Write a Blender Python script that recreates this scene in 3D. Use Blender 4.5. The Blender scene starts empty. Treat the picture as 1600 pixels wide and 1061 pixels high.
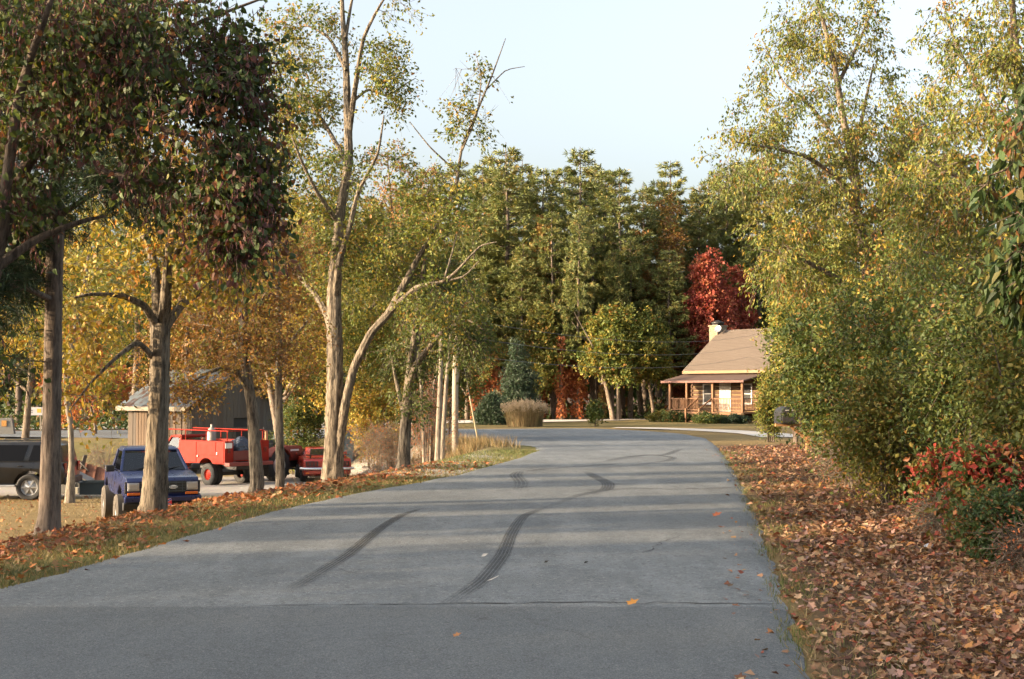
import bpy, bmesh, math, random
import numpy as np
from mathutils import Vector, Matrix

D = bpy.data
scene = bpy.context.scene
C = scene.collection
R = math.radians
rng = np.random.default_rng(11)
random.seed(11)

# ------------------------------------------------------------------ camera
EYE = 1.65          # eye height above the road
F = 2000.0          # focal length in photo pixels (photo 1600 x 1061)
HZ = 612.0          # row of the horizon
PITCH = math.atan((HZ - 530.5) / F)
cam_d = D.cameras.new('camera')
cam_d.sensor_width = 36.0
cam_d.lens = 36.0 * F / 1600.0
cam_d.clip_start = 0.05
cam_d.clip_end = 3000.0
cam = D.objects.new('camera', cam_d)
cam.location = (0, 0, EYE)
cam.rotation_euler = (R(90) + PITCH, 0, 0)
C.objects.link(cam)
scene.camera = cam

# ------------------------------------------------------------------ sky, sun, exposure
SUN_TO = Vector((0.955, 0.285, -math.tan(R(10.5)))).normalized()    # the way the light travels
world = D.worlds.new('World')
scene.world = world
world.use_nodes = True
wn = world.node_tree.nodes
wl = world.node_tree.links
sky = wn.new('ShaderNodeTexSky')
sky.sky_type = 'NISHITA'
sky.sun_disc = False
sky.sun_elevation = R(10.5)
sky.sun_rotation = math.atan2(-SUN_TO.x, -SUN_TO.y)
sky.altitude = 200
sky.air_density = 1.0
sky.dust_density = 8.0
sky.ozone_density = 1.0
bg = wn['Background']
bg.inputs['Strength'].default_value = 0.118
pale = wn.new('ShaderNodeHueSaturation')          # lowers the colour saturation of the whole sky evenly
pale.inputs['Saturation'].default_value = 0.55
wl.new(sky.outputs[0], pale.inputs['Color'])
wl.new(pale.outputs[0], bg.inputs['Color'])
sun_d = D.lights.new('sun', 'SUN')
sun_d.energy = 2.6
sun_d.angle = R(0.55)
sun_d.color = (1.0, 0.75, 0.47)
sun = D.objects.new('sun', sun_d)
sun.rotation_euler = SUN_TO.to_track_quat('-Z', 'Y').to_euler()
C.objects.link(sun)
vs = scene.view_settings
vs.view_transform = 'Standard'
vs.look = 'None'
vs.exposure = 2.5
vs.gamma = 1.0
vs.use_curve_mapping = False
scene.cycles.use_denoising = True
scene.cycles.max_bounces = 5
scene.cycles.diffuse_bounces = 3
scene.cycles.glossy_bounces = 2
scene.cycles.transmission_bounces = 3
scene.cycles.transparent_max_bounces = 8
scene.cycles.caustics_reflective = False
scene.cycles.caustics_refractive = False
scene.cycles.use_adaptive_sampling = True
scene.cycles.adaptive_threshold = 0.02

# ------------------------------------------------------------------ geometry helpers
def pix(px, py, Z):
    """world point seen at photo pixel (px, py) at distance Z along +Y"""
    u = (px - 800.0) / F
    v = -(py - 530.5) / F
    c, s = math.cos(PITCH), math.sin(PITCH)
    y = c - v * s
    z = s + v * c
    return np.array([u / y * Z, Z, EYE + z / y * Z])

def sm(a, b, x):
    t = np.clip((x - a) / (b - a), 0, 1)
    return t * t * (3 - 2 * t)

def zroad(x, y):
    drop = sm(3, 24, -x) * sm(46, 70, y)
    return -0.5 * sm(22, 62, y) - 0.9 * drop

def hit(px, py, fn, z0=4.0, z1=400.0):
    Z = np.exp(np.linspace(math.log(z0), math.log(z1), 6000))
    p = pix(px, py, 1.0) - np.array([0, 0, EYE])
    x, z = p[0] * Z, EYE + p[2] * Z
    g = fn(x, Z)
    k = np.argmax(z < g)
    if not (z < g).any():
        k = len(Z) - 1
    return np.array([x[k], Z[k], g[k]])

ROAD_L = [(0, 919), (119, 887), (273, 844), (411, 803), (524, 777), (620, 760), (702, 745), (755, 731), (806, 717), (838, 704),
          (836, 698.5), (822, 696), (790, 694), (718, 691), (560, 688), (430, 685), (200, 684), (0, 684)]
ROAD_R = [(1219, 919), (1208, 887), (1194, 844), (1178, 803), (1168, 777), (1160, 760), (1151, 745), (1144, 731), (1135, 716), (1121, 699),
          (1102, 685), (1062, 677.5), (1000, 673), (911, 669.5), (720, 670.5), (500, 671), (230, 672), (0, 674)]
EL = np.array([hit(x, y, zroad) for x, y in ROAD_L])
ER = np.array([hit(x, y, zroad) for x, y in ROAD_R])
def extend(E, s):
    a = E[0] + (E[0] - E[1]) / np.linalg.norm(E[0] - E[1]) * 20
    b = E[-1] + (E[-1] - E[-2]) / np.linalg.norm(E[-1] - E[-2]) * 60
    return np.vstack([a, E, b])
EL = np.vstack([EL[:12], [[x, y, 0] for x, y in ((-.3, 49), (-2.2, 53.5), (-6.5, 60), (-12.5, 69), (-25, 84), (-34, 87))]])
EL[:, 1] = np.maximum.accumulate(EL[:, 1])
def extend(E, s):
    a = [E[0] + np.array([-s * d, -d, 0]) for d in (18, 14, 10, 7, 4.5, 2)]
    b = [E[-1] + (E[-1] - E[-2]) / np.linalg.norm(E[-1] - E[-2]) * d for d in (15, 35, 60)]
    return np.vstack([a, E, b])
EL = extend(EL, .11); ER = extend(ER, .155)
# right edge as a function of y: only up to the mouth
def x_left(y):
    return np.interp(y, EL[:, 1], EL[:, 0])
def x_right(y):
    m = ER[:18]
    return np.interp(y, m[:, 1], m[:, 0])

def H(x, y):
    x = np.asarray(x, float); y = np.asarray(y, float)
    dl = x_left(y) - x
    S = sm(1.5, 4.8, dl) * (1 - 0.75 * sm(60, 82, y))
    dr = x - x_right(y)
    right = 0.35 * sm(1.0, 6.0, dr) * (1 - sm(40, 60, y))
    return zroad(x, y) - 1.38 * S + right

def ground(px, py):
    return hit(px, py, H)

def on(x, y, dz=0.0):
    return np.array([x, y, float(H(x, y)) + dz])

def link(o, parent=None):
    C.objects.link(o)
    if parent is not None:
        o.parent = parent
    return o

def tag(o, label=None, cat=None, group=None, kind=None):
    if label: o['label'] = label
    if cat: o['category'] = cat
    if group: o['group'] = group
    if kind: o['kind'] = kind
    return o

def thing(name, label, cat, loc, rz=0.0, group=None):
    o = D.objects.new(name, None)
    o.empty_display_size = 0.2
    o.location = tuple(float(v) for v in loc)
    o.rotation_euler = (0, 0, rz)
    link(o)
    return tag(o, label, cat, group)

def np_mesh(name, V, F_, mat, parent=None, col=None, smooth=True):
    """mesh object from numpy arrays; F_ is one (n, k) array"""
    me = D.meshes.new(name)
    V = np.asarray(V, np.float32); F_ = np.asarray(F_, np.int32)
    nf, k = F_.shape
    me.vertices.add(len(V)); me.vertices.foreach_set('co', V.ravel())
    me.loops.add(nf * k); me.loops.foreach_set('vertex_index', F_.ravel())
    me.polygons.add(nf)
    me.polygons.foreach_set('loop_start', np.arange(0, nf * k, k, dtype=np.int32))
    me.polygons.foreach_set('use_smooth', np.full(nf, smooth, dtype=bool))
    me.update(calc_edges=True)
    if col is not None:
        a = me.attributes.new('tint', 'FLOAT_COLOR', 'POINT')
        rgba = np.ones((len(V), 4), np.float32); rgba[:, :3] = col
        a.data.foreach_set('color', rgba.ravel())
    if mat is not None:
        me.materials.append(mat)
    return link(D.objects.new(name, me), parent)

def unit(v):
    return v / np.maximum(np.linalg.norm(v, axis=-1, keepdims=True), 1e-9)

def tubes(P, Rd, sides):
    """n tubes of k points each -> vertices, quads"""
    n, k, _ = P.shape
    T = np.empty_like(P)
    T[:, 1:-1] = P[:, 2:] - P[:, :-2]
    T[:, 0] = P[:, 1] - P[:, 0]; T[:, -1] = P[:, -1] - P[:, -2]
    T = unit(T)
    ref = np.where(np.abs(T[:, :1, 2:3]) < 0.8, np.array([0, 0, 1.0]), np.array([1.0, 0, 0]))
    U = unit(np.cross(T, ref)); W = np.cross(T, U)
    a = np.arange(sides) * 2 * math.pi / sides
    V = P[:, :, None] + Rd[:, :, None, None] * (np.cos(a)[None, None, :, None] * U[:, :, None] + np.sin(a)[None, None, :, None] * W[:, :, None])
    i = np.arange(n)[:, None, None] * k * sides
    j = np.arange(k - 1)[None, :, None] * sides
    s = np.arange(sides)[None, None, :]; s2 = (s + 1) % sides
    Q = np.stack([i + j + s, i + j + s2, i + j + sides + s2, i + j + sides + s], -1)
    return V.reshape(-1, 3), Q.reshape(-1, 4)

def join(parts):
    Vs, Fs, o = [], [], 0
    for V, F_ in parts:
        Vs.append(V); Fs.append(F_ + o); o += len(V)
    return np.vstack(Vs), np.vstack(Fs)

class MB:
    """collects simple solids and builds ONE mesh object"""
    def __init__(s):
        s.v = []; s.f = []
    def add(s, V, F_):
        o = len(s.v)
        s.v += [tuple(float(c) for c in p) for p in V]
        s.f += [tuple(int(i) + o for i in f) for f in F_]
        return s
    def box(s, c, d, rz=0.0, ry=0.0, rx=0.0):
        x, y, z = (q / 2 for q in d)
        M = Matrix.Rotation(rz, 3, 'Z') @ Matrix.Rotation(ry, 3, 'Y') @ Matrix.Rotation(rx, 3, 'X')
        P = [M @ Vector(p) + Vector(c) for p in ((-x, -y, -z), (x, -y, -z), (x, y, -z), (-x, y, -z), (-x, -y, z), (x, -y, z), (x, y, z), (-x, y, z))]
        return s.add(P, [(0, 3, 2, 1), (4, 5, 6, 7), (0, 1, 5, 4), (1, 2, 6, 5), (2, 3, 7, 6), (3, 0, 4, 7)])
    def bar(s, a, b, w, h=None):
        h = h or w
        a = Vector(a); b = Vector(b); t = (b - a).normalized()
        r = Vector((0, 0, 1)) if abs(t.z) < 0.95 else Vector((1, 0, 0))
        u = t.cross(r).normalized(); v = u.cross(t)
        P = []
        for q in (a, b):
            for i, j in ((-1, -1), (1, -1), (1, 1), (-1, 1)):
                P.append(q + u * (i * w / 2) + v * (j * h / 2))
        return s.add(P, [(3, 2, 1, 0), (4, 5, 6, 7), (0, 1, 5, 4), (1, 2, 6, 5), (2, 3, 7, 6), (3, 0, 4, 7)])
    def tube(s, pts, r, n=8, caps=True):
        P = np.array([pts], float)
        rr = np.full(P.shape[:2], r) if np.isscalar(r) else np.array([r], float)
        V, Q = tubes(P, rr, n)
        s_ = len(s.v)
        s.add(V, Q)
        if caps:
            s.f.append(tuple(s_ + i for i in range(n))[::-1])
            s.f.append(tuple(s_ + len(V) - n + i for i in range(n)))
        return s
    def lathe(s, prof, c=(0, 0, 0), axis='Z', n=24):
        k = len(prof); V = []; Q = []
        for i in range(n):
            a = 2 * math.pi * i / n
            for h, r in prof:
                p = (r * math.cos(a), r * math.sin(a), h)
                if axis == 'Y': p = (p[0], p[2], p[1])
                if axis == 'X': p = (p[2], p[0], p[1])
                V.append((p[0] + c[0], p[1] + c[1], p[2] + c[2]))
        for i in range(n):
            for j in range(k - 1):
                a0 = i * k + j; b0 = ((i + 1) % n) * k + j
                Q.append((a0, b0, b0 + 1, a0 + 1))
        return s.add(V, Q)
    def prism(s, outline, y0, y1, fy=None):
        """(x, z) outline swept from y0 to y1; fy(x, z) scales y"""
        n = len(outline); f = fy or (lambda x, z: 1.0)
        V = [(x, y0 * f(x, z), z) for x, z in outline] + [(x, y1 * f(x, z), z) for x, z in outline]
        Fs = [tuple(range(n)), tuple(range(2 * n - 1, n - 1, -1))]
        Fs += [(i, i + n, (i + 1) % n + n, (i + 1) % n) for i in range(n)]
        return s.add(V, Fs)
    def build(s, name, mat, parent=None, bevel=0.0, segs=2, smooth=None):
        me = D.meshes.new(name)
        me.from_pydata(s.v, [], s.f)
        bm = bmesh.new(); bm.from_mesh(me)
        bmesh.ops.recalc_face_normals(bm, faces=bm.faces)
        if bevel:
            ed = [e for e in bm.edges if len(e.link_faces) == 2 and e.calc_face_angle(0) > 0.5]
            bmesh.ops.bevel(bm, geom=ed, offset=bevel, segments=segs, profile=0.5, affect='EDGES', clamp_overlap=True)
        bm.to_mesh(me); bm.free()
        if smooth is not None:
            me.polygons.foreach_set('use_smooth', np.ones(len(me.polygons), dtype=bool))
            me.set_sharp_from_angle(angle=R(smooth))
        if mat is not None:
            me.materials.append(mat)
        return link(D.objects.new(name, me), parent)

def copy_tree(o, parent=None):
    c = o.copy(); C.objects.link(c)
    if parent is not None: c.parent = parent
    for ch in o.children:
        copy_tree(ch, c)
    return c

# ------------------------------------------------------------------ materials
def new_mat(name):
    m = D.materials.new(name); m.use_nodes = True
    nt = m.node_tree
    return m, nt, nt.nodes['Principled BSDF']

def node(nt, kind, **kw):
    n = nt.nodes.new(kind)
    for k, v in kw.items():
        if k in ('operation', 'blend_type', 'data_type', 'attribute_name', 'feature', 'noise_dimensions', 'wave_type', 'bands_direction', 'distance', 'attribute_type'):
            setattr(n, k, v)
        else:
            n.inputs[k].default_value = v
    return n

def ramp(nt, fac, stops):
    r = nt.nodes.new('ShaderNodeValToRGB')
    e = r.color_ramp.elements
    while len(e) < len(stops): e.new(0.5)
    for q, (p, c) in zip(e, stops):
        q.position = p
        q.color = (c, c, c, 1) if np.isscalar(c) else (*c, 1)
    nt.links.new(fac, r.inputs[0])
    return r

def mixc(nt, fac, a, b, mode='MIX'):
    m = nt.nodes.new('ShaderNodeMix'); m.data_type = 'RGBA'; m.blend_type = mode
    for sock, val in ((m.inputs[0], fac), (m.inputs[6], a), (m.inputs[7], b)):
        if hasattr(val, 'links') or hasattr(val, 'is_linked'): nt.links.new(val, sock)
        elif np.isscalar(val): sock.default_value = val
        else: sock.default_value = (*val, 1)
    return m.outputs[2]

def coords(nt, space='Object', scale=(1, 1, 1)):
    tc = nt.nodes.new('ShaderNodeTexCoord'); mp = nt.nodes.new('ShaderNodeMapping')
    mp.inputs['Scale'].default_value = scale
    nt.links.new(tc.outputs[space], mp.inputs[0])
    return mp.outputs[0]

def noise(nt, co, scale, detail=4.0, rough=0.6, out=0):
    n = nt.nodes.new('ShaderNodeTexNoise')
    n.inputs['Scale'].default_value = scale; n.inputs['Detail'].default_value = detail; n.inputs['Roughness'].default_value = rough
    nt.links.new(co, n.inputs['Vector'])
    return n.outputs[out]

def bump(nt, bs, h, strength, dist):
    b = nt.nodes.new('ShaderNodeBump')
    b.inputs['Strength'].default_value = strength; b.inputs['Distance'].default_value = dist
    nt.links.new(h, b.inputs['Height']); nt.links.new(b.outputs[0], bs.inputs['Normal'])

def plain(name, col, rough=0.6, metal=0.0, var=0.15, scale=6.0, coat=0.0, bmp=0.0, spec=0.5):
    """coloured surface with procedural unevenness"""
    m, nt, bs = new_mat(name)
    co = coords(nt)
    f = noise(nt, co, scale, 5, 0.65)
    c = mixc(nt, f, [v * (1 - var) for v in col], [min(1, v * (1 + var)) for v in col])
    nt.links.new(c, bs.inputs['Base Color'])
    rr = ramp(nt, f, [(0.3, max(0.02, rough - 0.1)), (0.7, min(1, rough + 0.1))])
    nt.links.new(rr.outputs[0], bs.inputs['Roughness'])
    bs.inputs['Metallic'].default_value = metal
    bs.inputs['Coat Weight'].default_value = coat
    bs.inputs['Specular IOR Level'].default_value = spec
    if bmp: bump(nt, bs, f, 0.5, bmp)
    return m

def tint_mat(name, trans=0.35, rough=0.55, gain=1.0, spec=0.3):
    """leaf, needle or blade: own colour from the 'tint' attribute, lets light through"""
    m, nt, bs = new_mat(name)
    at = node(nt, 'ShaderNodeAttribute', attribute_name='tint')
    nt.links.new(at.outputs['Color'], bs.inputs['Base Color'])
    bs.inputs['Roughness'].default_value = rough
    bs.inputs['Specular IOR Level'].default_value = spec
    if trans:
        tr = nt.nodes.new('ShaderNodeBsdfTranslucent')
        g = mixc(nt, 1.0, at.outputs['Color'], (1.15, 1.05, 0.6), 'MULTIPLY')
        nt.links.new(g, tr.inputs['Color'])
        mx = nt.nodes.new('ShaderNodeMixShader'); mx.inputs[0].default_value = trans
        nt.links.new(bs.outputs[0], mx.inputs[1]); nt.links.new(tr.outputs[0], mx.inputs[2])
        nt.links.new(mx.outputs[0], nt.nodes['Material Output'].inputs['Surface'])
    return m

def bark_mat(name, c0, c1, sc=1.0, bmp=0.02):
    m, nt, bs = new_mat(name)
    co = coords(nt, 'Object', (17 * sc, 17 * sc, 2.3 * sc))
    f = noise(nt, co, 1.6, 6, 0.7)
    co2 = coords(nt, 'Object', (1, 1, 1))
    g = noise(nt, co2, 1.7, 3, 0.6)
    c = mixc(nt, ramp(nt, f, [(0.38, 0.0), (0.58, 1.0)]).outputs[0], c0, c1)
    c = mixc(nt, ramp(nt, g, [(0.45, 0.0), (0.75, 0.5)]).outputs[0], c, [(a + b) * 0.42 for a, b in zip(c0, c1)])
    nt.links.new(c, bs.inputs['Base Color'])
    bs.inputs['Roughness'].default_value = 0.9
    bs.inputs['Specular IOR Level'].default_value = 0.15
    bump(nt, bs, f, 0.9, bmp)
    return m

M = {}
M['leaf'] = tint_mat('leaf', 0.38)
M['needle'] = tint_mat('needle', 0.2, 0.5)
M['litter'] = tint_mat('dead_leaf', 0.15, 0.7, spec=0.2)
M['blade'] = tint_mat('grass_blade', 0.3, 0.6)
M['bark_grey'] = bark_mat('bark_grey', (0.06, 0.045, 0.035), (0.24, 0.19, 0.14))
M['bark_tan'] = bark_mat('bark_tan', (0.04, 0.033, 0.026), (0.24, 0.197, 0.145), 1.0, 0.04)
M['bark_dark'] = bark_mat('bark_dark', (0.05, 0.038, 0.03), (0.15, 0.115, 0.09))
M['bark_pine'] = bark_mat('bark_pine', (0.06, 0.046, 0.038), (0.20, 0.158, 0.125), 0.8)
M['bark_pale'] = bark_mat('bark_pale', (0.09, 0.075, 0.06), (0.27, 0.225, 0.17))

# ------------------------------------------------------------------ ground sheet
def axis(fine0, fine1, step, lo, hi, g=1.22):
    a = list(np.arange(fine0, fine1 + 1e-6, step))
    s = step; x = fine1
    while x < hi:
        s *= g; x += s; a.append(x)
    s = step; x = fine0
    while x > lo:
        s *= g; x -= s; a.insert(0, x)
    return np.array(a)
gx = axis(-12, 8, 0.2, -900, 900)
gy = axis(4, 44, 0.28, -200, 1500, 1.07)
XX, YY = np.meshgrid(gx, gy)
ZZ = H(XX, YY)
rough_n = rng.normal(0, 1, XX.shape)
for _ in range(2):
    rough_n = (rough_n + np.roll(rough_n, 1, 0) + np.roll(rough_n, -1, 0) + np.roll(rough_n, 1, 1) + np.roll(rough_n, -1, 1)) / 5
inroad = (XX > x_left(YY)) & (XX < x_right(YY))
ZZ = ZZ + np.where(inroad, -0.02, rough_n * 0.03)
DL = x_left(YY) - XX
DR = XX - x_right(YY)
n1 = np.sin(XX * 1.7 + YY * .6) * np.sin(YY * 1.1 - XX * .4) * .5 + np.sin(XX * .53 - YY * .31 + 1) * .5
# zones: red = green grass, green = leaf litter / bare soil, blue = gravel
grass = np.clip(sm(-.3, .1, DL) * (1 - sm(.7, 1.5, DL + n1 * .3)), 0, 1)
grass = np.maximum(grass, .75 * sm(52, 64, YY) * (XX < -6) * (DL > 0))
grass = np.maximum(grass, sm(30, 34, YY) * (YY < 52) * (1 - sm(1.2, 2.6, DL)) * (DL > 0))
grass = np.maximum(grass, .05 * (DR > 0) * (1 - sm(.1, .4, DR + n1 * .35)))
grass = np.maximum(grass, .45 * sm(74, 80, YY) * (XX > -5) * (YY < 99))
litter = (DR > 0) * sm(-.1, .25, DR + n1 * .2) * (1 - sm(44, 52, YY))
litter = np.maximum(litter, .8 * (DL > 0) * sm(.9, 1.7, DL + n1 * .4) * (1 - sm(3.2, 4.6, DL)) * (1 - sm(24, 29, YY)))
litter = np.maximum(litter, sm(97, 103, YY - .1 * XX))
drive = np.array([hit(765, 730, zroad)[:2], ground(700, 733)[:2], ground(600, 738)[:2], ground(480, 744)[:2], ground(380, 750)[:2], ground(300, 752)[:2]])
def seg_dist(X, Y, pl):
    d = np.full(X.shape, 1e9)
    for a, b in zip(pl[:-1], pl[1:]):
        ab = b - a; t = np.clip(((X - a[0]) * ab[0] + (Y - a[1]) * ab[1]) / (ab @ ab), 0, 1)
        d = np.minimum(d, np.hypot(X - a[0] - t * ab[0], Y - a[1] - t * ab[1]))
    return d
gravel = 1 - sm(2.0, 3.0, seg_dist(XX, YY, drive) + n1 * .3)
gravel = np.maximum(gravel, .85 * (1 - sm(5.0, 9.0, np.hypot((XX + 13) / 1.6, YY - 47))))
gravel = np.where(inroad, 0, gravel)
zone = np.stack([grass, litter, gravel], -1).reshape(-1, 3)
nx, ny = len(gx), len(gy)
ii = (np.arange(ny - 1)[:, None] * nx + np.arange(nx - 1)[None, :]).reshape(-1)
gm, nt, bs = new_mat('ground_soil_and_grass')
co = coords(nt)
at = node(nt, 'ShaderNodeAttribute', attribute_name='tint')
sp = nt.nodes.new('ShaderNodeSeparateColor'); nt.links.new(at.outputs['Color'], sp.inputs[0])
f1 = noise(nt, co, 0.8, 6, 0.7); f2 = noise(nt, co, 22, 5, 0.75); f3 = noise(nt, co, 90, 3, 0.7)
dry = mixc(nt, f1, (0.17, 0.115, 0.055), (0.31, 0.22, 0.105))
dry = mixc(nt, ramp(nt, f2, [(0.35, 0.0), (0.7, 0.6)]).outputs[0], dry, (0.16, 0.13, 0.05))
grn = mixc(nt, f2, (0.06, 0.07, 0.025), (0.17, 0.15, 0.055))
grn = mixc(nt, ramp(nt, f1, [(0.45, 0.0), (0.7, 0.7)]).outputs[0], grn, (0.24, 0.19, 0.07))
lit = mixc(nt, f2, (0.05, 0.032, 0.022), (0.17, 0.105, 0.065))
grv = mixc(nt, f3, (0.26, 0.235, 0.21), (0.48, 0.44, 0.39))
vor = nt.nodes.new('ShaderNodeTexVoronoi'); vor.inputs['Scale'].default_value = 28; nt.links.new(co, vor.inputs['Vector'])
grv = mixc(nt, 0.25, grv, vor.outputs['Color'], 'SOFT_LIGHT')
c = mixc(nt, sp.outputs[0], dry, grn); c = mixc(nt, sp.outputs[1], c, lit); c = mixc(nt, sp.outputs[2], c, grv)
nt.links.new(c, bs.inputs['Base Color']); bs.inputs['Roughness'].default_value = 0.95; bs.inputs['Specular IOR Level'].default_value = 0.1
bump(nt, bs, f2, 0.8, 0.05)
gnd = np_mesh('ground', np.stack([XX, YY, ZZ], -1).reshape(-1, 3), np.stack([ii, ii + 1, ii + nx + 1, ii + nx], -1), gm, None, zone)
tag(gnd, kind='structure')

# ------------------------------------------------------------------ road
def resample(E, n_per=10):
    out = []
    for i in range(len(E) - 1):
        p0 = E[max(0, i - 1)]; p1 = E[i]; p2 = E[i + 1]; p3 = E[min(len(E) - 1, i + 2)]
        for k in range(n_per):
            t = k / n_per
            lin = p1 + (p2 - p1) * t
            cat = 0.5 * (2 * p1 + (p2 - p0) * t + (2 * p0 - 5 * p1 + 4 * p2 - p3) * t * t + (3 * p1 - p0 - 3 * p2 + p3) * t ** 3)
            out.append(lin * .5 + cat * .5)
    out.append(E[-1]); return np.array(out)
L_ = resample(EL); R_ = resample(ER)
jit = rng.normal(0, 1, (len(L_), 2))
for k in range(2): jit = (jit + np.roll(jit, 1, 0) * .7) / 1.5
L_[:, 0] += jit[:, 0] * .025; R_[:, 0] += jit[:, 1] * .035
na = 40
tt = np.linspace(0, 1, na)[None, :, None]
RV = L_[:, None] * (1 - tt) + R_[:, None] * tt
RV[..., 2] = zroad(RV[..., 0], RV[..., 1]) + 0.025
RV[:, 0, 2] -= 0.03; RV[:, -1, 2] -= 0.03
ri = (np.arange(len(L_) - 1)[:, None] * na + np.arange(na - 1)[None, :]).reshape(-1)
am, nt, bs = new_mat('worn_asphalt')
co = coords(nt)
big = noise(nt, co, 0.35, 4, 0.6); fine = noise(nt, co, 130, 3, 0.8); mid = noise(nt, co, 9, 6, 0.75)
streak = noise(nt, coords(nt, 'Object', (1.1, 0.12, 1)), 2.0, 4, 0.6)
vo = nt.nodes.new('ShaderNodeTexVoronoi'); vo.inputs['Scale'].default_value = 55; nt.links.new(co, vo.inputs['Vector'])
c = mixc(nt, ramp(nt, mid, [(0.35, 0.0), (0.65, 1.0)]).outputs[0], (0.128, 0.139, 0.143), (0.19, 0.203, 0.207))
c = mixc(nt, ramp(nt, streak, [(0.42, 0.0), (0.62, 0.6)]).outputs[0], c, (0.222, 0.234, 0.236))
c = mixc(nt, ramp(nt, big, [(0.42, 0.0), (0.6, 0.5)]).outputs[0], c, (0.115, 0.124, 0.127))
stain = ramp(nt, noise(nt, coords(nt, 'Object', (1.0, .45, 1)), 1.1, 7, 0.72), [(0.5, 0.0), (0.6, 0.45)]).outputs[0]
c = mixc(nt, stain, c, (0.10, 0.107, 0.11))
stone = nt.nodes.new('ShaderNodeTexVoronoi'); stone.inputs['Scale'].default_value = 42; nt.links.new(co, stone.inputs['Vector'])
c = mixc(nt, ramp(nt, stone.outputs['Color'], [(0.78, 0.0), (0.86, 0.6)]).outputs[0], c, (0.27, 0.265, 0.25))
c = mixc(nt, ramp(nt, stone.outputs['Color'], [(0.12, 0.6), (0.2, 0.0)]).outputs[0], c, (0.06, 0.06, 0.06))
# the older, coarser surfacing on the near side of a transverse joint
spx = nt.nodes.new('ShaderNodeSeparateXYZ'); nt.links.new(co, spx.inputs[0])
wob = node(nt, 'ShaderNodeMath', operation='MULTIPLY_ADD'); nt.links.new(mid, wob.inputs[0]); wob.inputs[1].default_value = 0.14; nt.links.new(spx.outputs[1], wob.inputs[2])
old = nt.nodes.new('ShaderNodeMapRange'); nt.links.new(wob.outputs[0], old.inputs[0])
old.inputs[1].default_value = 9.86; old.inputs[2].default_value = 9.80; old.inputs[3].default_value = 0; old.inputs[4].default_value = 1
oldc = mixc(nt, ramp(nt, vo.outputs['Distance'], [(0.1, 0.0), (0.6, 1.0)]).outputs[0], (0.15, 0.158, 0.158), (0.065, 0.07, 0.073))
c = mixc(nt, old.outputs[0], c, mixc(nt, 0.6, c, oldc))
speck = ramp(nt, fine, [(0.34, 0.4), (0.5, 1.0), (0.68, 1.7)]).outputs[0]
c = mixc(nt, 1.0, c, speck, 'MULTIPLY')
# dark potholes and raveled spots
pit = ramp(nt, noise(nt, co, 1.7, 8, 0.8), [(0.62, 0.0), (0.70, 0.8)]).outputs[0]
c = mixc(nt, pit, c, (0.05, 0.05, 0.05))
nt.links.new(c, bs.inputs['Base Color']); bs.inputs['Roughness'].default_value = 0.78; bs.inputs['Specular IOR Level'].default_value = 0.35
bump(nt, bs, fine, 0.7, 0.012)
road = np_mesh('road', RV.reshape(-1, 3), np.stack([ri, ri + 1, ri + na + 1, ri + na], -1), am)
tag(road, kind='structure')

def ribbon(pts, widths, lift, name, mat, fn=zroad, sub=10):
    """flat ribbon on the ground along world points; uv.x across, uv.y along"""
    P = resample(np.array([[p[0], p[1], 0] for p in pts]), sub)
    w = np.interp(np.linspace(0, 1, len(P)), np.linspace(0, 1, len(widths)), widths)
    T = unit(np.gradient(P, axis=0)); N = np.stack([-T[:, 1], T[:, 0], 0 * T[:, 0]], -1)
    m = 9; u = np.linspace(-.5, .5, m)
    V = P[:, None] + N[:, None] * (w[:, None, None] * u[None, :, None])
    V[..., 2] = fn(V[..., 0], V[..., 1]) + lift
    i = (np.arange(len(P) - 1)[:, None] * m + np.arange(m - 1)[None, :]).reshape(-1)
    Fq = np.stack([i, i + m, i + m + 1, i + 1], -1)
    o = np_mesh(name, V.reshape(-1, 3), Fq, mat)
    uv = np.stack(np.broadcast_arrays(u[None, :] + .5, np.linspace(0, 1, len(P))[:, None]), -1).reshape(-1, 2)
    lay = o.data.uv_layers.new(name='UVMap')
    lay.data.foreach_set('uv', uv[Fq.ravel()].astype(np.float32).ravel())
    return o

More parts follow.
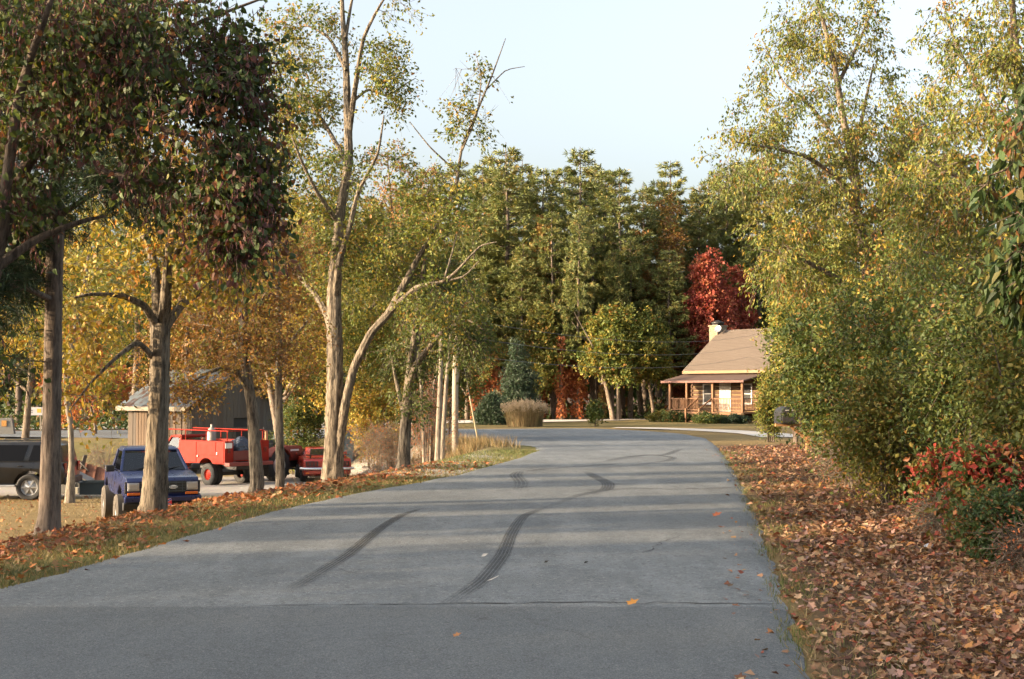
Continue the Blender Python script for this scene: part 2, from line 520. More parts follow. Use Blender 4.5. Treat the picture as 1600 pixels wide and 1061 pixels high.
def skid_mat(name, dark, stripes=5):
    m, nt, bs = new_mat(name)
    uv = nt.nodes.new('ShaderNodeTexCoord'); sx = nt.nodes.new('ShaderNodeSeparateXYZ'); nt.links.new(uv.outputs['UV'], sx.inputs[0])
    wv = node(nt, 'ShaderNodeMath', operation='MULTIPLY'); nt.links.new(sx.outputs[0], wv.inputs[0]); wv.inputs[1].default_value = stripes * 2 * math.pi
    sn = node(nt, 'ShaderNodeMath', operation='COSINE'); nt.links.new(wv.outputs[0], sn.inputs[0])
    st = ramp(nt, sn.outputs[0], [(0.0, 1.0), (0.6, 0.75), (0.95, 0.12)]).outputs[0]
    edge = ramp(nt, sx.outputs[0], [(0.0, 0.0), (0.22, 1.0), (0.8, 1.0), (1.0, 0.0)]).outputs[0]
    end = ramp(nt, sx.outputs[1], [(0.0, 0.0), (0.2, 0.45), (0.55, 1.0), (0.85, 0.9), (1.0, 0.0)]).outputs[0]
    nz = ramp(nt, noise(nt, coords(nt), 38, 6, 0.85), [(0.32, 0.3), (0.52, 1.0)]).outputs[0]
    nz = mixc(nt, 1.0, nz, ramp(nt, noise(nt, coords(nt), 2.6, 4, 0.7), [(0.33, 0.6), (0.55, 1.0)]).outputs[0], 'MULTIPLY')
    a = mixc(nt, 1.0, st, edge, 'MULTIPLY'); a = mixc(nt, 1.0, a, end, 'MULTIPLY'); a = mixc(nt, 1.0, a, nz, 'MULTIPLY')
    a = mixc(nt, 1.0, a, (dark, dark, dark), 'MULTIPLY')
    bs.inputs['Base Color'].default_value = (0.028, 0.028, 0.03, 1); bs.inputs['Roughness'].default_value = 0.6
    nt.links.new(a, bs.inputs['Alpha'])
    return m
sk1 = skid_mat('tyre_rubber_mark', 0.95); sk2 = skid_mat('faint_tyre_rubber_mark', 0.6, 4)
def marks(pl): return [hit(x, y, zroad) for x, y in pl]
tag(ribbon(marks([(690, 957), (725, 933), (755, 910), (785, 872), (800, 836), (818, 810), (856, 794)]), [.17, .18, .18, .17, .16, .13], .030, 'skid_mark', sk1),
    'broad curved tyre skid mark with tread lines in the middle of the road', 'tyre mark')
tag(ribbon(marks([(440, 935), (490, 905), (545, 870), (590, 832), (628, 808), (668, 795)]), [.17, .17, .16, .14, .1], .030, 'skid_mark', sk1),
    'curved tyre skid mark on the left half of the road', 'tyre mark')
tag(ribbon(marks([(848, 800), (900, 778), (946, 768), (950, 758), (930, 747), (915, 739)]), [.12, .2, .24, .26, .24, .2], .031, 'skid_mark', sk1),
    'hooked dark tyre mark just beyond the long crack across the road', 'tyre mark')
tag(ribbon(marks([(905, 737), (980, 730), (1040, 722), (1052, 717), (1020, 712), (975, 716), (945, 722)]), [.14, .2, .24, .24, .22, .2], .032, 'skid_mark', sk2),
    'looping tyre mark far down the road before the bend', 'tyre mark')
tag(ribbon(marks([(810, 770), (815, 757), (806, 745), (812, 738)]), [.25, .3, .3, .2], .031, 'skid_mark', sk2),
    'faint smudged tyre mark left of the hooked dark mark', 'tyre mark')
tag(ribbon(marks([(930, 726), (1000, 714), (1040, 712), (1066, 702)]), [.25, .3, .3, .25], .034, 'skid_mark', sk2),
    'faint straight tyre mark near the right edge before the bend', 'tyre mark')
crk = plain('crack_filler', (0.035, 0.035, 0.036), 0.8)
def crack(pl, w, label):
    pts = []
    q = marks(pl)
    for a, b in zip(q[:-1], q[1:]):
        for t in np.linspace(0, 1, 14)[:-1]:
            p = a + (b - a) * t; pts.append(p + rng.normal(0, 1, 3) * np.array([.025, .02, 0]))
    pts.append(q[-1])
    ws = w * np.abs(rng.normal(1, .45, 30)); ws[0] = ws[-1] = .004
    tag(ribbon(pts, list(ws), .0295, 'road_crack', crk, sub=2), label, 'crack')
crack([(905, 769), (1000, 766), (1060, 767), (1152, 764)], .05, 'long thin crack across the road from the hooked tyre mark to the right edge')
crack([(400, 951), (640, 950), (900, 947), (1228, 949)], .02, 'straight joint crack across the whole width of the near road')
crack([(820, 738), (900, 731), (960, 727)], .05, 'crack beside the looping tyre mark far down the road')
crack([(1005, 868), (1035, 850), (1060, 842)], .012, 'short hairline crack on the right half of the road')

# a net of hairline cracks wandering over the old surfacing
rc = np.random.default_rng(77); hp = []
for k in range(34):
    y_ = 7.0 * (34 / 7.0) ** rc.random(); x_ = x_left(y_) + (x_right(y_) - x_left(y_)) * rc.uniform(.04, .96)
    a_ = rc.choice([0, 1.57, 1.45]) + rc.normal(0, .35); p_ = np.array([x_, y_]); pl_ = [p_.copy()]
    for s_ in range(rc.integers(5, 14)):
        a_ += rc.normal(0, .35); p_ = p_ + np.array([math.cos(a_), math.sin(a_)]) * .09; pl_.append(p_.copy())
    pl_ = np.array(pl_); n_ = np.gradient(pl_, axis=0); n_ = np.stack([-n_[:, 1], n_[:, 0]], -1); n_ /= np.linalg.norm(n_, axis=1, keepdims=True)
    w_ = (.0008 + .0018 * rc.random()) * (1 + y_ * .05) * np.sin(np.linspace(.1, 3.0, len(pl_)))[:, None] * rc.uniform(.5, 1.5, (len(pl_), 1))
    L2, R2 = pl_ - n_ * w_, pl_ + n_ * w_
    V_ = np.empty((2 * len(pl_), 3)); V_[0::2, :2] = L2; V_[1::2, :2] = R2; V_[:, 2] = zroad(V_[:, 0], V_[:, 1]) + .029
    q_ = np.arange(len(pl_) - 1) * 2; hp.append((V_, np.stack([q_, q_ + 1, q_ + 3, q_ + 2], -1)))
V_, Q_ = join(hp)
hc = np_mesh('hairline_cracks', V_, Q_, crk, road); tag(hc, kind='stuff')

# ------------------------------------------------------------------ pale lanes beyond the junction
cm = plain('pale_concrete', (0.58, 0.52, 0.45), 0.9, var=0.15, scale=1.5, spec=0.2)
lane = [ground(x, y) for x, y in ((-200, 668), (0, 668), (200, 667), (430, 665), (600, 662), (740, 659.5), (850, 657.8), (940, 656.2), (1010, 655))]
o = ribbon([p[:2] for p in lane], [14, 13, 12, 11, 9, 7, 6, 4.5, 3], .03, 'pale_lane', cm, H); tag(o, kind='structure')
lane = [ground(x, y) for x, y in ((960, 669.0), (1010, 669.6), (1060, 671), (1120, 673.5), (1190, 678), (1230, 684))]
o = ribbon([p[:2] for p in lane], [1.2, 2.2, 2.4, 2.4, 2.4, 2.4], .034, 'gravel_path', cm, H); tag(o, kind='structure')

# ------------------------------------------------------------------ plants
PAL = dict(
    yellowgreen=[((0.23, 0.225, 0.045), 4), ((0.16, 0.19, 0.04), 4), ((0.36, 0.26, 0.04), 1.6), ((0.095, 0.135, 0.03), 3), ((0.36, 0.18, 0.05), .5)],
    gold=[((0.42, 0.30, 0.05), 4), ((0.33, 0.27, 0.05), 4), ((0.20, 0.20, 0.04), 2), ((0.40, 0.19, 0.04), 1.5)],
    amber=[((0.34, 0.17, 0.05), 4), ((0.30, 0.20, 0.05), 3), ((0.20, 0.11, 0.05), 3), ((0.24, 0.22, 0.05), 2)],
    olive=[((0.15, 0.15, 0.03), 4), ((0.10, 0.12, 0.025), 4), ((0.24, 0.19, 0.04), 2), ((0.30, 0.17, 0.04), .8)],
    green=[((0.085, 0.12, 0.03), 4), ((0.125, 0.15, 0.035), 4), ((0.055, 0.088, 0.026), 3), ((0.23, 0.20, 0.04), 1.3), ((0.28, 0.14, 0.04), .4)],
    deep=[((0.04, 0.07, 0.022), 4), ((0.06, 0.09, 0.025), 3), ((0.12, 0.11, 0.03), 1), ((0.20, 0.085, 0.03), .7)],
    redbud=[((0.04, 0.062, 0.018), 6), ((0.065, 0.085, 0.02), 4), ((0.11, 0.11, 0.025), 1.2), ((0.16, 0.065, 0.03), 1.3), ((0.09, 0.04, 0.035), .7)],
    red=[((0.42, 0.11, 0.07), 4), ((0.34, 0.07, 0.055), 3), ((0.50, 0.19, 0.09), 2)],
    rust=[((0.36, 0.11, 0.04), 4), ((0.27, 0.085, 0.04), 3), ((0.42, 0.18, 0.06), 2)],
    fire=[((0.36, 0.06, 0.04), 3), ((0.38, 0.15, 0.05), 1.5), ((0.24, 0.20, 0.05), 2), ((0.09, 0.12, 0.035), 6)],
    pine=[((0.10, 0.115, 0.035), 4), ((0.13, 0.135, 0.04), 4), ((0.07, 0.09, 0.03), 3), ((0.20, 0.15, 0.05), 1.2)],
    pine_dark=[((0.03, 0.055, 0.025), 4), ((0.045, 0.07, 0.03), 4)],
    cedar=[((0.05, 0.085, 0.045), 4), ((0.065, 0.10, 0.05), 3), ((0.045, 0.065, 0.04), 3)],
    pod=[((0.12, 0.05, 0.045), 3), ((0.08, 0.035, 0.035), 3), ((0.13, 0.06, 0.04), 1)],
    litter=[((0.25, 0.12, 0.065), 5), ((0.35, 0.20, 0.11), 4), ((0.16, 0.075, 0.045), 4), ((0.45, 0.29, 0.17), 2.5), ((0.30, 0.085, 0.05), 1.6), ((0.38, 0.18, 0.06), 1.6), ((0.30, 0.18, 0.14), 3)],
    litter_red=[((0.36, 0.12, 0.05), 5), ((0.44, 0.17, 0.06), 4), ((0.20, 0.08, 0.045), 4), ((0.36, 0.23, 0.11), 2)],
    grass=[((0.13, 0.16, 0.045), 4), ((0.20, 0.20, 0.06), 3), ((0.08, 0.115, 0.035), 2), ((0.32, 0.25, 0.11), 1.5)],
    verge=[((0.15, 0.16, 0.05), 4), ((0.24, 0.20, 0.07), 4), ((0.10, 0.12, 0.04), 2), ((0.36, 0.26, 0.12), 3)],
    drygrass=[((0.38, 0.27, 0.13), 4), ((0.28, 0.19, 0.09), 3), ((0.46, 0.35, 0.18), 2), ((0.17, 0.17, 0.06), 1)],
)
SHAPES = dict(
    oval=([(0, 0), (.42, .5), (1, 0), (.42, -.5)], [(0, 1, 2), (0, 2, 3)]),
    lance=([(0, 0), (.35, .5), (.7, .34), (1, 0), (.7, -.34), (.35, -.5)], [(0, 1, 2), (0, 2, 3), (0, 3, 4), (0, 4, 5)]),
    heart=([(0, 0), (-.14, .27), (.2, .52), (.58, .38), (1, 0), (.58, -.38), (.2, -.52), (-.14, -.27)], [(0, 1, 2), (0, 2, 3), (0, 3, 4), (0, 4, 5), (0, 5, 6), (0, 6, 7)]),
    lobed=([(0, 0), (.1, .18), (.02, .42), (.38, .3), (.52, .56), (.66, .2), (1, 0), (.66, -.2), (.52, -.56), (.38, -.3), (.02, -.42), (.1, -.18)],
           [(0, 1, 3), (1, 2, 3), (0, 3, 5), (3, 4, 5), (0, 5, 6), (0, 6, 7), (0, 7, 9), (7, 8, 9), (0, 9, 11), (9, 10, 11)]),
    spike=([(0, .5), (1, 0), (0, -.5)], [(0, 1, 2)]),
    blade=([(0, .5), (.55, .3), (1, 0), (.55, -.3), (0, -.5)], [(0, 1, 4), (1, 3, 4), (1, 2, 3)]),
)
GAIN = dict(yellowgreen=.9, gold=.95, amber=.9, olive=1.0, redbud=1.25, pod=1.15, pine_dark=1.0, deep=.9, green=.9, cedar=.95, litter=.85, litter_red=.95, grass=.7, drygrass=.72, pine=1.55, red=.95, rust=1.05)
def pick(pal, n, r, groups=None):
    cols = np.array([c for c, w in PAL[pal]]); w = np.array([w for c, w in PAL[pal]], float); w /= w.sum()
    g_ = cols.mean(1, keepdims=True); cols = (cols * .97 + g_ * .03) * (GAIN.get(pal, .72))
    k = r.choice(len(cols), n, p=w)
    if groups is not None:                      # whole sprays tend to one colour
        kg = r.choice(len(cols), int(groups.max()) + 1, p=w)
        k = np.where(r.random(n) < .5, kg[groups], k)
    return cols[k] * r.uniform(.72, 1.28, (n, 1)) * r.uniform(.94, 1.06, (n, 3))

def leaf_mesh(pos, d, nrm, Ls, W, shape, col, fold=.28, curl=.15):
    tv, tf = SHAPES[shape]
    tv = np.array(tv); tf = np.array(tf); m = len(tv); n = len(pos)
    d = unit(d); s = unit(np.cross(d, nrm)); nn = np.cross(s, d)
    Ls = np.broadcast_to(Ls, n); W = np.broadcast_to(W, n); fo = np.broadcast_to(fold, n); cu = np.broadcast_to(curl, n)
    V = (pos[:, None] + d[:, None] * (tv[:, 0][None] * Ls[:, None])[..., None] + s[:, None] * (tv[:, 1][None] * W[:, None])[..., None]
         + nn[:, None] * (fo[:, None] * np.abs(tv[:, 1])[None] * W[:, None] - cu[:, None] * (tv[:, 0] ** 2)[None] * Ls[:, None])[..., None])
    Fs = np.arange(n)[:, None, None] * m + tf[None]
    return V.reshape(-1, 3), Fs.reshape(-1, 3), np.repeat(col, m, 0)

def cat3(parts):
    V, Fs, Cc, o = [], [], [], 0
    for v, f, c in parts:
        V.append(v); Fs.append(f + o); Cc.append(c); o += len(v)
    return np.vstack(V), np.vstack(Fs), np.vstack(Cc)

def rnd_dir(n, r):
    return unit(r.normal(0, 1, (n, 3)))

def spline(P, n):
    """P (k,4): xyz radius -> n points"""
    P = np.asarray(P, float)
    if len(P) < 3:
        t = np.linspace(0, 1, n)[:, None]; return P[0] * (1 - t) + P[-1] * t
    d = np.r_[0, np.cumsum(np.linalg.norm(np.diff(P[:, :3], axis=0), axis=1))]; d /= d[-1]
    Q = resample(P, 8); dq = np.r_[0, np.cumsum(np.linalg.norm(np.diff(Q[:, :3], axis=0), axis=1))]; dq /= dq[-1]
    t = np.linspace(0, 1, n)
    return np.stack([np.interp(t, dq, Q[:, c]) for c in range(4)], -1)

def limb_mesh(limbs, r, sides=12, ridge=0.0, step=.12):
    parts = []
    for P in limbs:
        P = np.asarray(P, float)
        ln = np.linalg.norm(np.diff(P[:, :3], axis=0), axis=1).sum()
        big = ridge and P[:, 3].max() > .05
        n = int(np.clip(ln / (step * .45 if big else step), 4, 160))
        S = spline(P, n); sd = (30 if big else sides) if P[:, 3].max() > .02 else 5
        V, Q = tubes(S[None, :, :3], S[None, :, 3], sd)
        if big:
            V3 = V.reshape(n, sd, 3); a = np.arange(sd) * 2 * math.pi / sd
            h = np.linspace(0, ln, n)
            ph = r.uniform(0, 6, 8)
            fld = np.zeros((n, sd))
            for q in range(5):
                k = 3 + q * 2
                fld += np.abs(np.sin(a[None] * k / 2 + ph[q] + .5 * np.sin(h[:, None] * (1.3 + q * .9) + ph[q - 3]) + h[:, None] * (q - 2) * .35)) / 2.2
            fld += r.normal(0, .22, (n, sd))
            fld -= fld.mean()
            V = (S[:, None, :3] + (V3 - S[:, None, :3]) * (1 + ridge * fld)[..., None]).reshape(-1, 3)
        parts.append((V, Q))
    return join(parts)

def sample_blobs(blobs, n, r, shell=.55):
    w = np.array([b[6] if len(b) > 6 else b[3] * b[4] * b[5] for b in blobs], float); w /= w.sum()
    k = r.choice(len(blobs), n, p=w); B = np.array([b[:6] for b in blobs], float)[k]
    rad = r.random(n) ** (1 / 3.0); rad = np.where(r.random(n) < shell, .72 + .33 * r.random(n), rad)
    p = B[:, :3] + rnd_dir(n, r) * rad[:, None] * B[:, 3:]
    return p

def make_tree(name, label, cat, base, limbs, blobs, n_attr=160, twigs=7, per=9, twig=.5, leaf=(.08, .05), droop=.3, pal='yellowgreen', shape='oval',
              bark='bark_grey', group=None, seed=1, ridge=0.0, shell=.5, spread=.06, hang=0.0, sides=12, br=1.0, extra=None, leafmat='leaf', bare=0.0, floor=.15, thick=1.0, twigtubes=1):
    """limbs and blobs in world metres; the crown fills the blobs"""
    r = np.random.default_rng(seed)
    base = np.asarray(base, float)
    root = thing(name, label, cat, base, 0, group)
    limbs = [np.asarray(l, float) - np.r_[base, 0] for l in limbs]
    blobs = [tuple(np.r_[np.asarray(b[:3]) - base, b[3:]]) for b in blobs]
    V, Q = limb_mesh(limbs, r, sides, ridge)
    np_mesh('trunk', V, Q, M[bark], root)
    A = sample_blobs(blobs, n_attr, r, shell)
    A = A[A[:, 2] > floor]
    nodes = np.vstack([spline(l, max(6, int(len(l) * 5)))[1:] for l in limbs])
    skip = nodes[:, 2] > min(.25 * A[:, 2].max(), A[:, 2].min() + .4)
    if skip.sum() > 3: nodes = nodes[skip]
    N = nodes[:, :3]; NR = nodes[:, 3]
    dist = np.min(np.linalg.norm(A[:, None] - N[None], axis=-1), axis=1)
    A = A[np.argsort(dist)]
    cap = len(N) + len(A) * 5
    Nb = np.empty((cap, 3)); Nr = np.empty(cap); nn = len(N); Nb[:nn] = N; Nr[:nn] = NR
    BP, BR = [], []
    ts = np.linspace(0, 1, 6)[:, None]
    for a in A:
        dv = a - Nb[:nn]; dd = np.linalg.norm(dv, axis=1)
        cost = dd + .55 * np.maximum(0, -dv[:, 2])
        j = int(np.argmin(cost)); p = Nb[j]; ln = dd[j]
        ctrl = (p + a) / 2 + np.array([0, 0, .12 * ln]) + r.normal(0, .10 * ln, 3)
        path = (1 - ts) ** 2 * p + 2 * ts * (1 - ts) * ctrl + ts ** 2 * a
        path[1:-1] += r.normal(0, .025 * ln, (4, 3))
        r0 = min(Nr[j] * .7, (.004 + .011 * ln) * thick); rr = np.linspace(r0, max(.0025, r0 * .3), 6)
        BP.append(path); BR.append(rr)
        Nb[nn:nn + 5] = path[1:]; Nr[nn:nn + 5] = rr[1:]; nn += 5
    BP = np.array(BP); BR = np.array(BR) * br
    n = len(A)
    st = BP[:, 2:][np.repeat(np.arange(n), twigs), r.integers(0, 4, n * twigs)]
    out = unit(BP[:, -1] - BP[:, 0])
    td = unit(np.repeat(out, twigs, 0) * .55 + rnd_dir(n * twigs, r) * .8 + np.array([0, 0, .1]))
    tl = twig * r.uniform(.45, 1.25, (n * twigs, 1))
    k4 = np.linspace(0, 1, 4)[None, :, None]
    TP = st[:, None] + td[:, None] * tl[:, None] * k4 + np.array([0, 0, -1.0]) * (droop * tl)[:, None] * k4 ** 2
    TQ = TP[::1 if twigtubes >= 1 else 4][:, [0, 3]] if twigtubes < 2 else TP
    tv, tq = tubes(TQ, np.linspace(.0042, .0018, TQ.shape[1])[None] * br * np.ones((len(TQ), 1)), 3)
    bv, bq = tubes(BP if twigtubes else BP[:, [0, 2, 5]], BR if twigtubes else BR[:, [0, 2, 5]], 4 if twigtubes else 3)
    V, Q = join([(bv, bq), (tv, tq)])
    np_mesh('branches', V, Q, M[bark], root)
    # leaves along the twigs
    gi = np.repeat(np.repeat(np.arange(n), twigs), per)
    if bare:
        keep_t = np.repeat(np.repeat(r.random(n) > bare, twigs), per)
    u = r.uniform(.15, 1.05, len(TP) * per)
    ti = np.repeat(np.arange(len(TP)), per)
    pos = TP[ti, 0] + (TP[ti, -1] - TP[ti, 0]) * u[:, None] + r.normal(0, spread, (len(ti), 3))
    dv = unit(td[ti] * .5 + rnd_dir(len(ti), r) * .8 + np.array([0, 0, -hang]))
    nr = unit(rnd_dir(len(ti), r) * .75 + np.array([-.25, -.1, .65 - .5 * min(1, hang)]))
    col = pick(pal, len(ti), r, gi)
    sc = r.uniform(.65, 1.25, len(ti))
    if bare:
        pos, dv, nr, col, sc = pos[keep_t], dv[keep_t], nr[keep_t], col[keep_t], sc[keep_t]
    V, Fs, Cc = leaf_mesh(pos, dv, nr, leaf[0] * sc, leaf[1] * sc, shape, col, curl=r.uniform(-.1, .35, len(pos)))
    np_mesh('crown', V, Fs, M[leafmat], root, Cc, smooth=False)
    if extra: extra(root, TP, BP, r)
    return root

def make_pine(name, h, seed, first=.25, spreadr=3.2, dens=1.45, pal='pine', nl=.42, nw=.08, bark='bark_pine'):
    """whorled pine at the origin: bare lower trunk, flat tiers of branches with needle tufts"""
    r = np.random.default_rng(seed)
    root = D.objects.new(name, None); link(root)
    zs = np.linspace(0, h, 14)
    lean = np.cumsum(r.normal(0, .04, (14, 2)), 0)
    tr = np.c_[lean[:, 0], lean[:, 1], zs, np.linspace(.014 * h, .02, 14)]
    V, Q = limb_mesh([tr], r, 9, 0, .5)
    np_mesh('trunk', V, Q, M[bark], root)
    BP, BR, SP, TU, TD = [], [], [], [], []
    z = first * h
    while z < h * .985:
        t = (z - first * h) / (h * (1 - first))
        rad = spreadr * (1 - t) ** .62 * (.55 + .45 * min(1, t * 6)) * r.uniform(.72, 1.15) + .25
        nb = r.integers(5, 8); a0 = r.uniform(0, 6.28)
        for b in range(nb):
            if r.random() < .14: continue
            a = a0 + b * 6.283 / nb + r.normal(0, .25); L = rad * r.uniform(.55, 1.2)
            c = np.array([np.interp(z, zs, lean[:, 0]), np.interp(z, zs, lean[:, 1]), z + r.normal(0, .1)])
            dr_ = np.array([math.cos(a), math.sin(a), 0])
            rise = (.05 + .55 * t) * L * r.uniform(.5, 1.3)
            k = np.linspace(0, 1, 6)[:, None]
            path = c + dr_ * L * k + np.array([0, 0, 1.0]) * (rise * k ** 1.6 - .08 * L * np.sin(k * 3.1))
            path[1:] += r.normal(0, .04 * L, (5, 3)) * np.array([1, 1, .4])
            BP.append(path); BR.append(np.linspace(.011 * L + .012, .006, 6))
            ns = max(4, int(L * 5.0 * dens))
            side = np.array([-dr_[1], dr_[0], 0])
            for q in range(ns):
                u = r.uniform(.22, 1.0); i = min(4, int(u * 5)); f = u * 5 - i
                p = path[i] * (1 - f) + path[i + 1] * f
                sl = (.22 + .34 * L * (1 - u)) * r.uniform(.5, 1.1)
                sd = unit(dr_ * .7 + side * r.choice([-1, 1]) * r.uniform(.4, 1.1) + np.array([0, 0, r.uniform(-.06, .12)]))
                e = p + sd * sl
                SP.append(np.stack([p, (p + e) / 2 + np.array([0, 0, -.02]), e]))
                m = max(2, int(sl * 6 * dens))
                for s_ in range(m):
                    w = (s_ + 1) / m
                    TU.append(p + sd * sl * w + r.normal(0, .05, 3)); TD.append(unit(sd + np.array([0, 0, .25]) + r.normal(0, .25, 3)))
        z += h * r.uniform(.03, .047)
    V1, Q1 = tubes(np.array(BP), np.array(BR), 4)
    SPa = np.array(SP)[::2][:, [0, 2]]; V2, Q2 = tubes(SPa, np.full(SPa.shape[:2], .008), 3)
    V, Q = join([(V1, Q1), (V2, Q2)])
    np_mesh('branches', V, Q, M[bark], root)
    TU = np.array(TU); TD = np.array(TD); nb = 5
    pos = np.repeat(TU, nb, 0) + r.normal(0, .03, (len(TU) * nb, 3))
    d = unit(np.repeat(TD, nb, 0) + r.normal(0, .55, (len(TU) * nb, 3)))
    col = pick(pal, len(pos), r, np.repeat(np.arange(len(TU)) // 12, nb))
    V, Fs, Cc = leaf_mesh(pos, d, rnd_dir(len(pos), r), nl * r.uniform(.7, 1.2, len(pos)), nw, 'oval', col, fold=.1, curl=.1)
    np_mesh('crown', V, Fs, M['needle'], root, Cc, smooth=False)
    return root

def px_limb(Z, pts):
    """pts: (px, py, dZ, half width in px)"""
    return [np.r_[pix(x, y, Z + dz), r_ * Z / F] for x, y, dz, r_ in pts]
def px_blob(Z, bl):
    """bl: (px, py, dZ, rx px, ry px, depth m[, weight])"""
    out = []
    for b in bl:
        s = (Z + b[2]) / F
        t = (*pix(b[0], b[1], Z + b[2]), b[3] * s, b[5], b[4] * s)
        out.append(t + ((b[6],) if len(b) > 6 else ()))
    return out
def base_at(px, Z):
    x = (px - 800) / F * Z
    return on(x, Z, -.03)
def generic(h, w, r, trunks=1, first=.3, r0=.16):
    """limbs and blobs of an ordinary broadleaf tree at the origin"""
    limbs, blobs = [], []
    top = np.array([r.normal(0, .05 * h), r.normal(0, .05 * h), h * .9])
    for k in range(trunks):
        off = r.normal(0, .12 * h * (trunks > 1), 2)
        tp = top + np.r_[off * 2.2, r.uniform(-.15, 0) * h * (trunks > 1)]
        mid = tp * .5 + np.r_[r.normal(0, .04 * h, 2), 0]
        limbs.append([[off[0] * .25, off[1] * .25, 0, r0 * 1.25], [off[0] * .35, off[1] * .35, .1 * h, r0], [*mid[:2], h * .5, r0 * .6], [*tp, r0 * .12]])
    for k in range(7):
        z = h * r.uniform(first, .75); a = k * 2.4 + r.uniform(-.4, .4); L = w * r.uniform(.55, .95) * (1.1 - .5 * z / h)
        s = np.array([top[0] * z / h, top[1] * z / h, z * .85])
        e = s + np.array([math.cos(a) * L, math.sin(a) * L, h * r.uniform(.05, .2)])
        limbs.append([[*s, r0 * .45], [*((s + e) / 2 + [0, 0, .02 * h]), r0 * .25], [*e, r0 * .07]])
        blobs.append((*e, w * .42, w * .42, h * .14))
    blobs.append((top[0] * .9, top[1] * .9, h * .82, w * .5, w * .5, h * .17))
    blobs.append((top[0] * .5, top[1] * .5, h * .58, w * .8, w * .8, h * .22))
    return limbs, blobs
def shrub_parts(base, w, d, h, r, stems=7, lo=.5):
    """limbs and blobs of a many-stemmed bush in world metres"""
    base = np.asarray(base, float); limbs, blobs = [], []
    for k in range(stems):
        a = r.uniform(0, 6.28); q = r.uniform(.2, .85)
        e = base + np.array([math.cos(a) * w * q, math.sin(a) * d * q, h * r.uniform(.6, .95)])
        s = base + np.array([math.cos(a) * w * .28, math.sin(a) * d * .28, -.05])
        m = (s + e) / 2 + np.array([0, 0, .12 * h]) - np.array([math.cos(a) * w, math.sin(a) * d, 0]) * .1
        limbs.append([[*s, .010 + .006 * h], [*m, .007 + .004 * h], [*e, .005]])
        blobs.append((*(e - [0, 0, .12 * h]), w * .42, d * .42, h * .26))
    blobs.append((*(base + [0, 0, h * lo]), w * .85, d * .85, h * .42))
    return limbs, blobs

# ------------------------------------------------------------------ trees along the left verge
Z1 = 15.3
b = base_at(77, Z1)
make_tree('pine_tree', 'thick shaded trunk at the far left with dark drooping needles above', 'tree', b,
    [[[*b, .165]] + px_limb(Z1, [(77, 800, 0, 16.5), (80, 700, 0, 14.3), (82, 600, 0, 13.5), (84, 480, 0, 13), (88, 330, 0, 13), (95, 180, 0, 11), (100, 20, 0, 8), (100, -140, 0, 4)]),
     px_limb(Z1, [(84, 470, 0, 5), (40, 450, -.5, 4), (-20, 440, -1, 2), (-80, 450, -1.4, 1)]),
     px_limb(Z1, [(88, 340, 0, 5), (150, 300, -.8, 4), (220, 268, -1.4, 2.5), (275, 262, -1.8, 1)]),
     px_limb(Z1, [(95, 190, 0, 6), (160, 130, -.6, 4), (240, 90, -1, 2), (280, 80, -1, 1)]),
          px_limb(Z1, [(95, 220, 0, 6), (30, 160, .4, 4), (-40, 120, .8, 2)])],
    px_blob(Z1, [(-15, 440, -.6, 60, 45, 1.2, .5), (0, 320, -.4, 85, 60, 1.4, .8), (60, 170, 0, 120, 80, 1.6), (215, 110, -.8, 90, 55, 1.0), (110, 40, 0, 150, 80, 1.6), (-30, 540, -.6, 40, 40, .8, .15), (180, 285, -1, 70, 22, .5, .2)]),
    n_attr=360, twigs=9, per=16, twig=.42, leaf=(.17, .013), droop=.35, pal='pine_dark', bark='bark_pine', seed=3, ridge=.10, hang=.3, spread=.03, leafmat='needle')

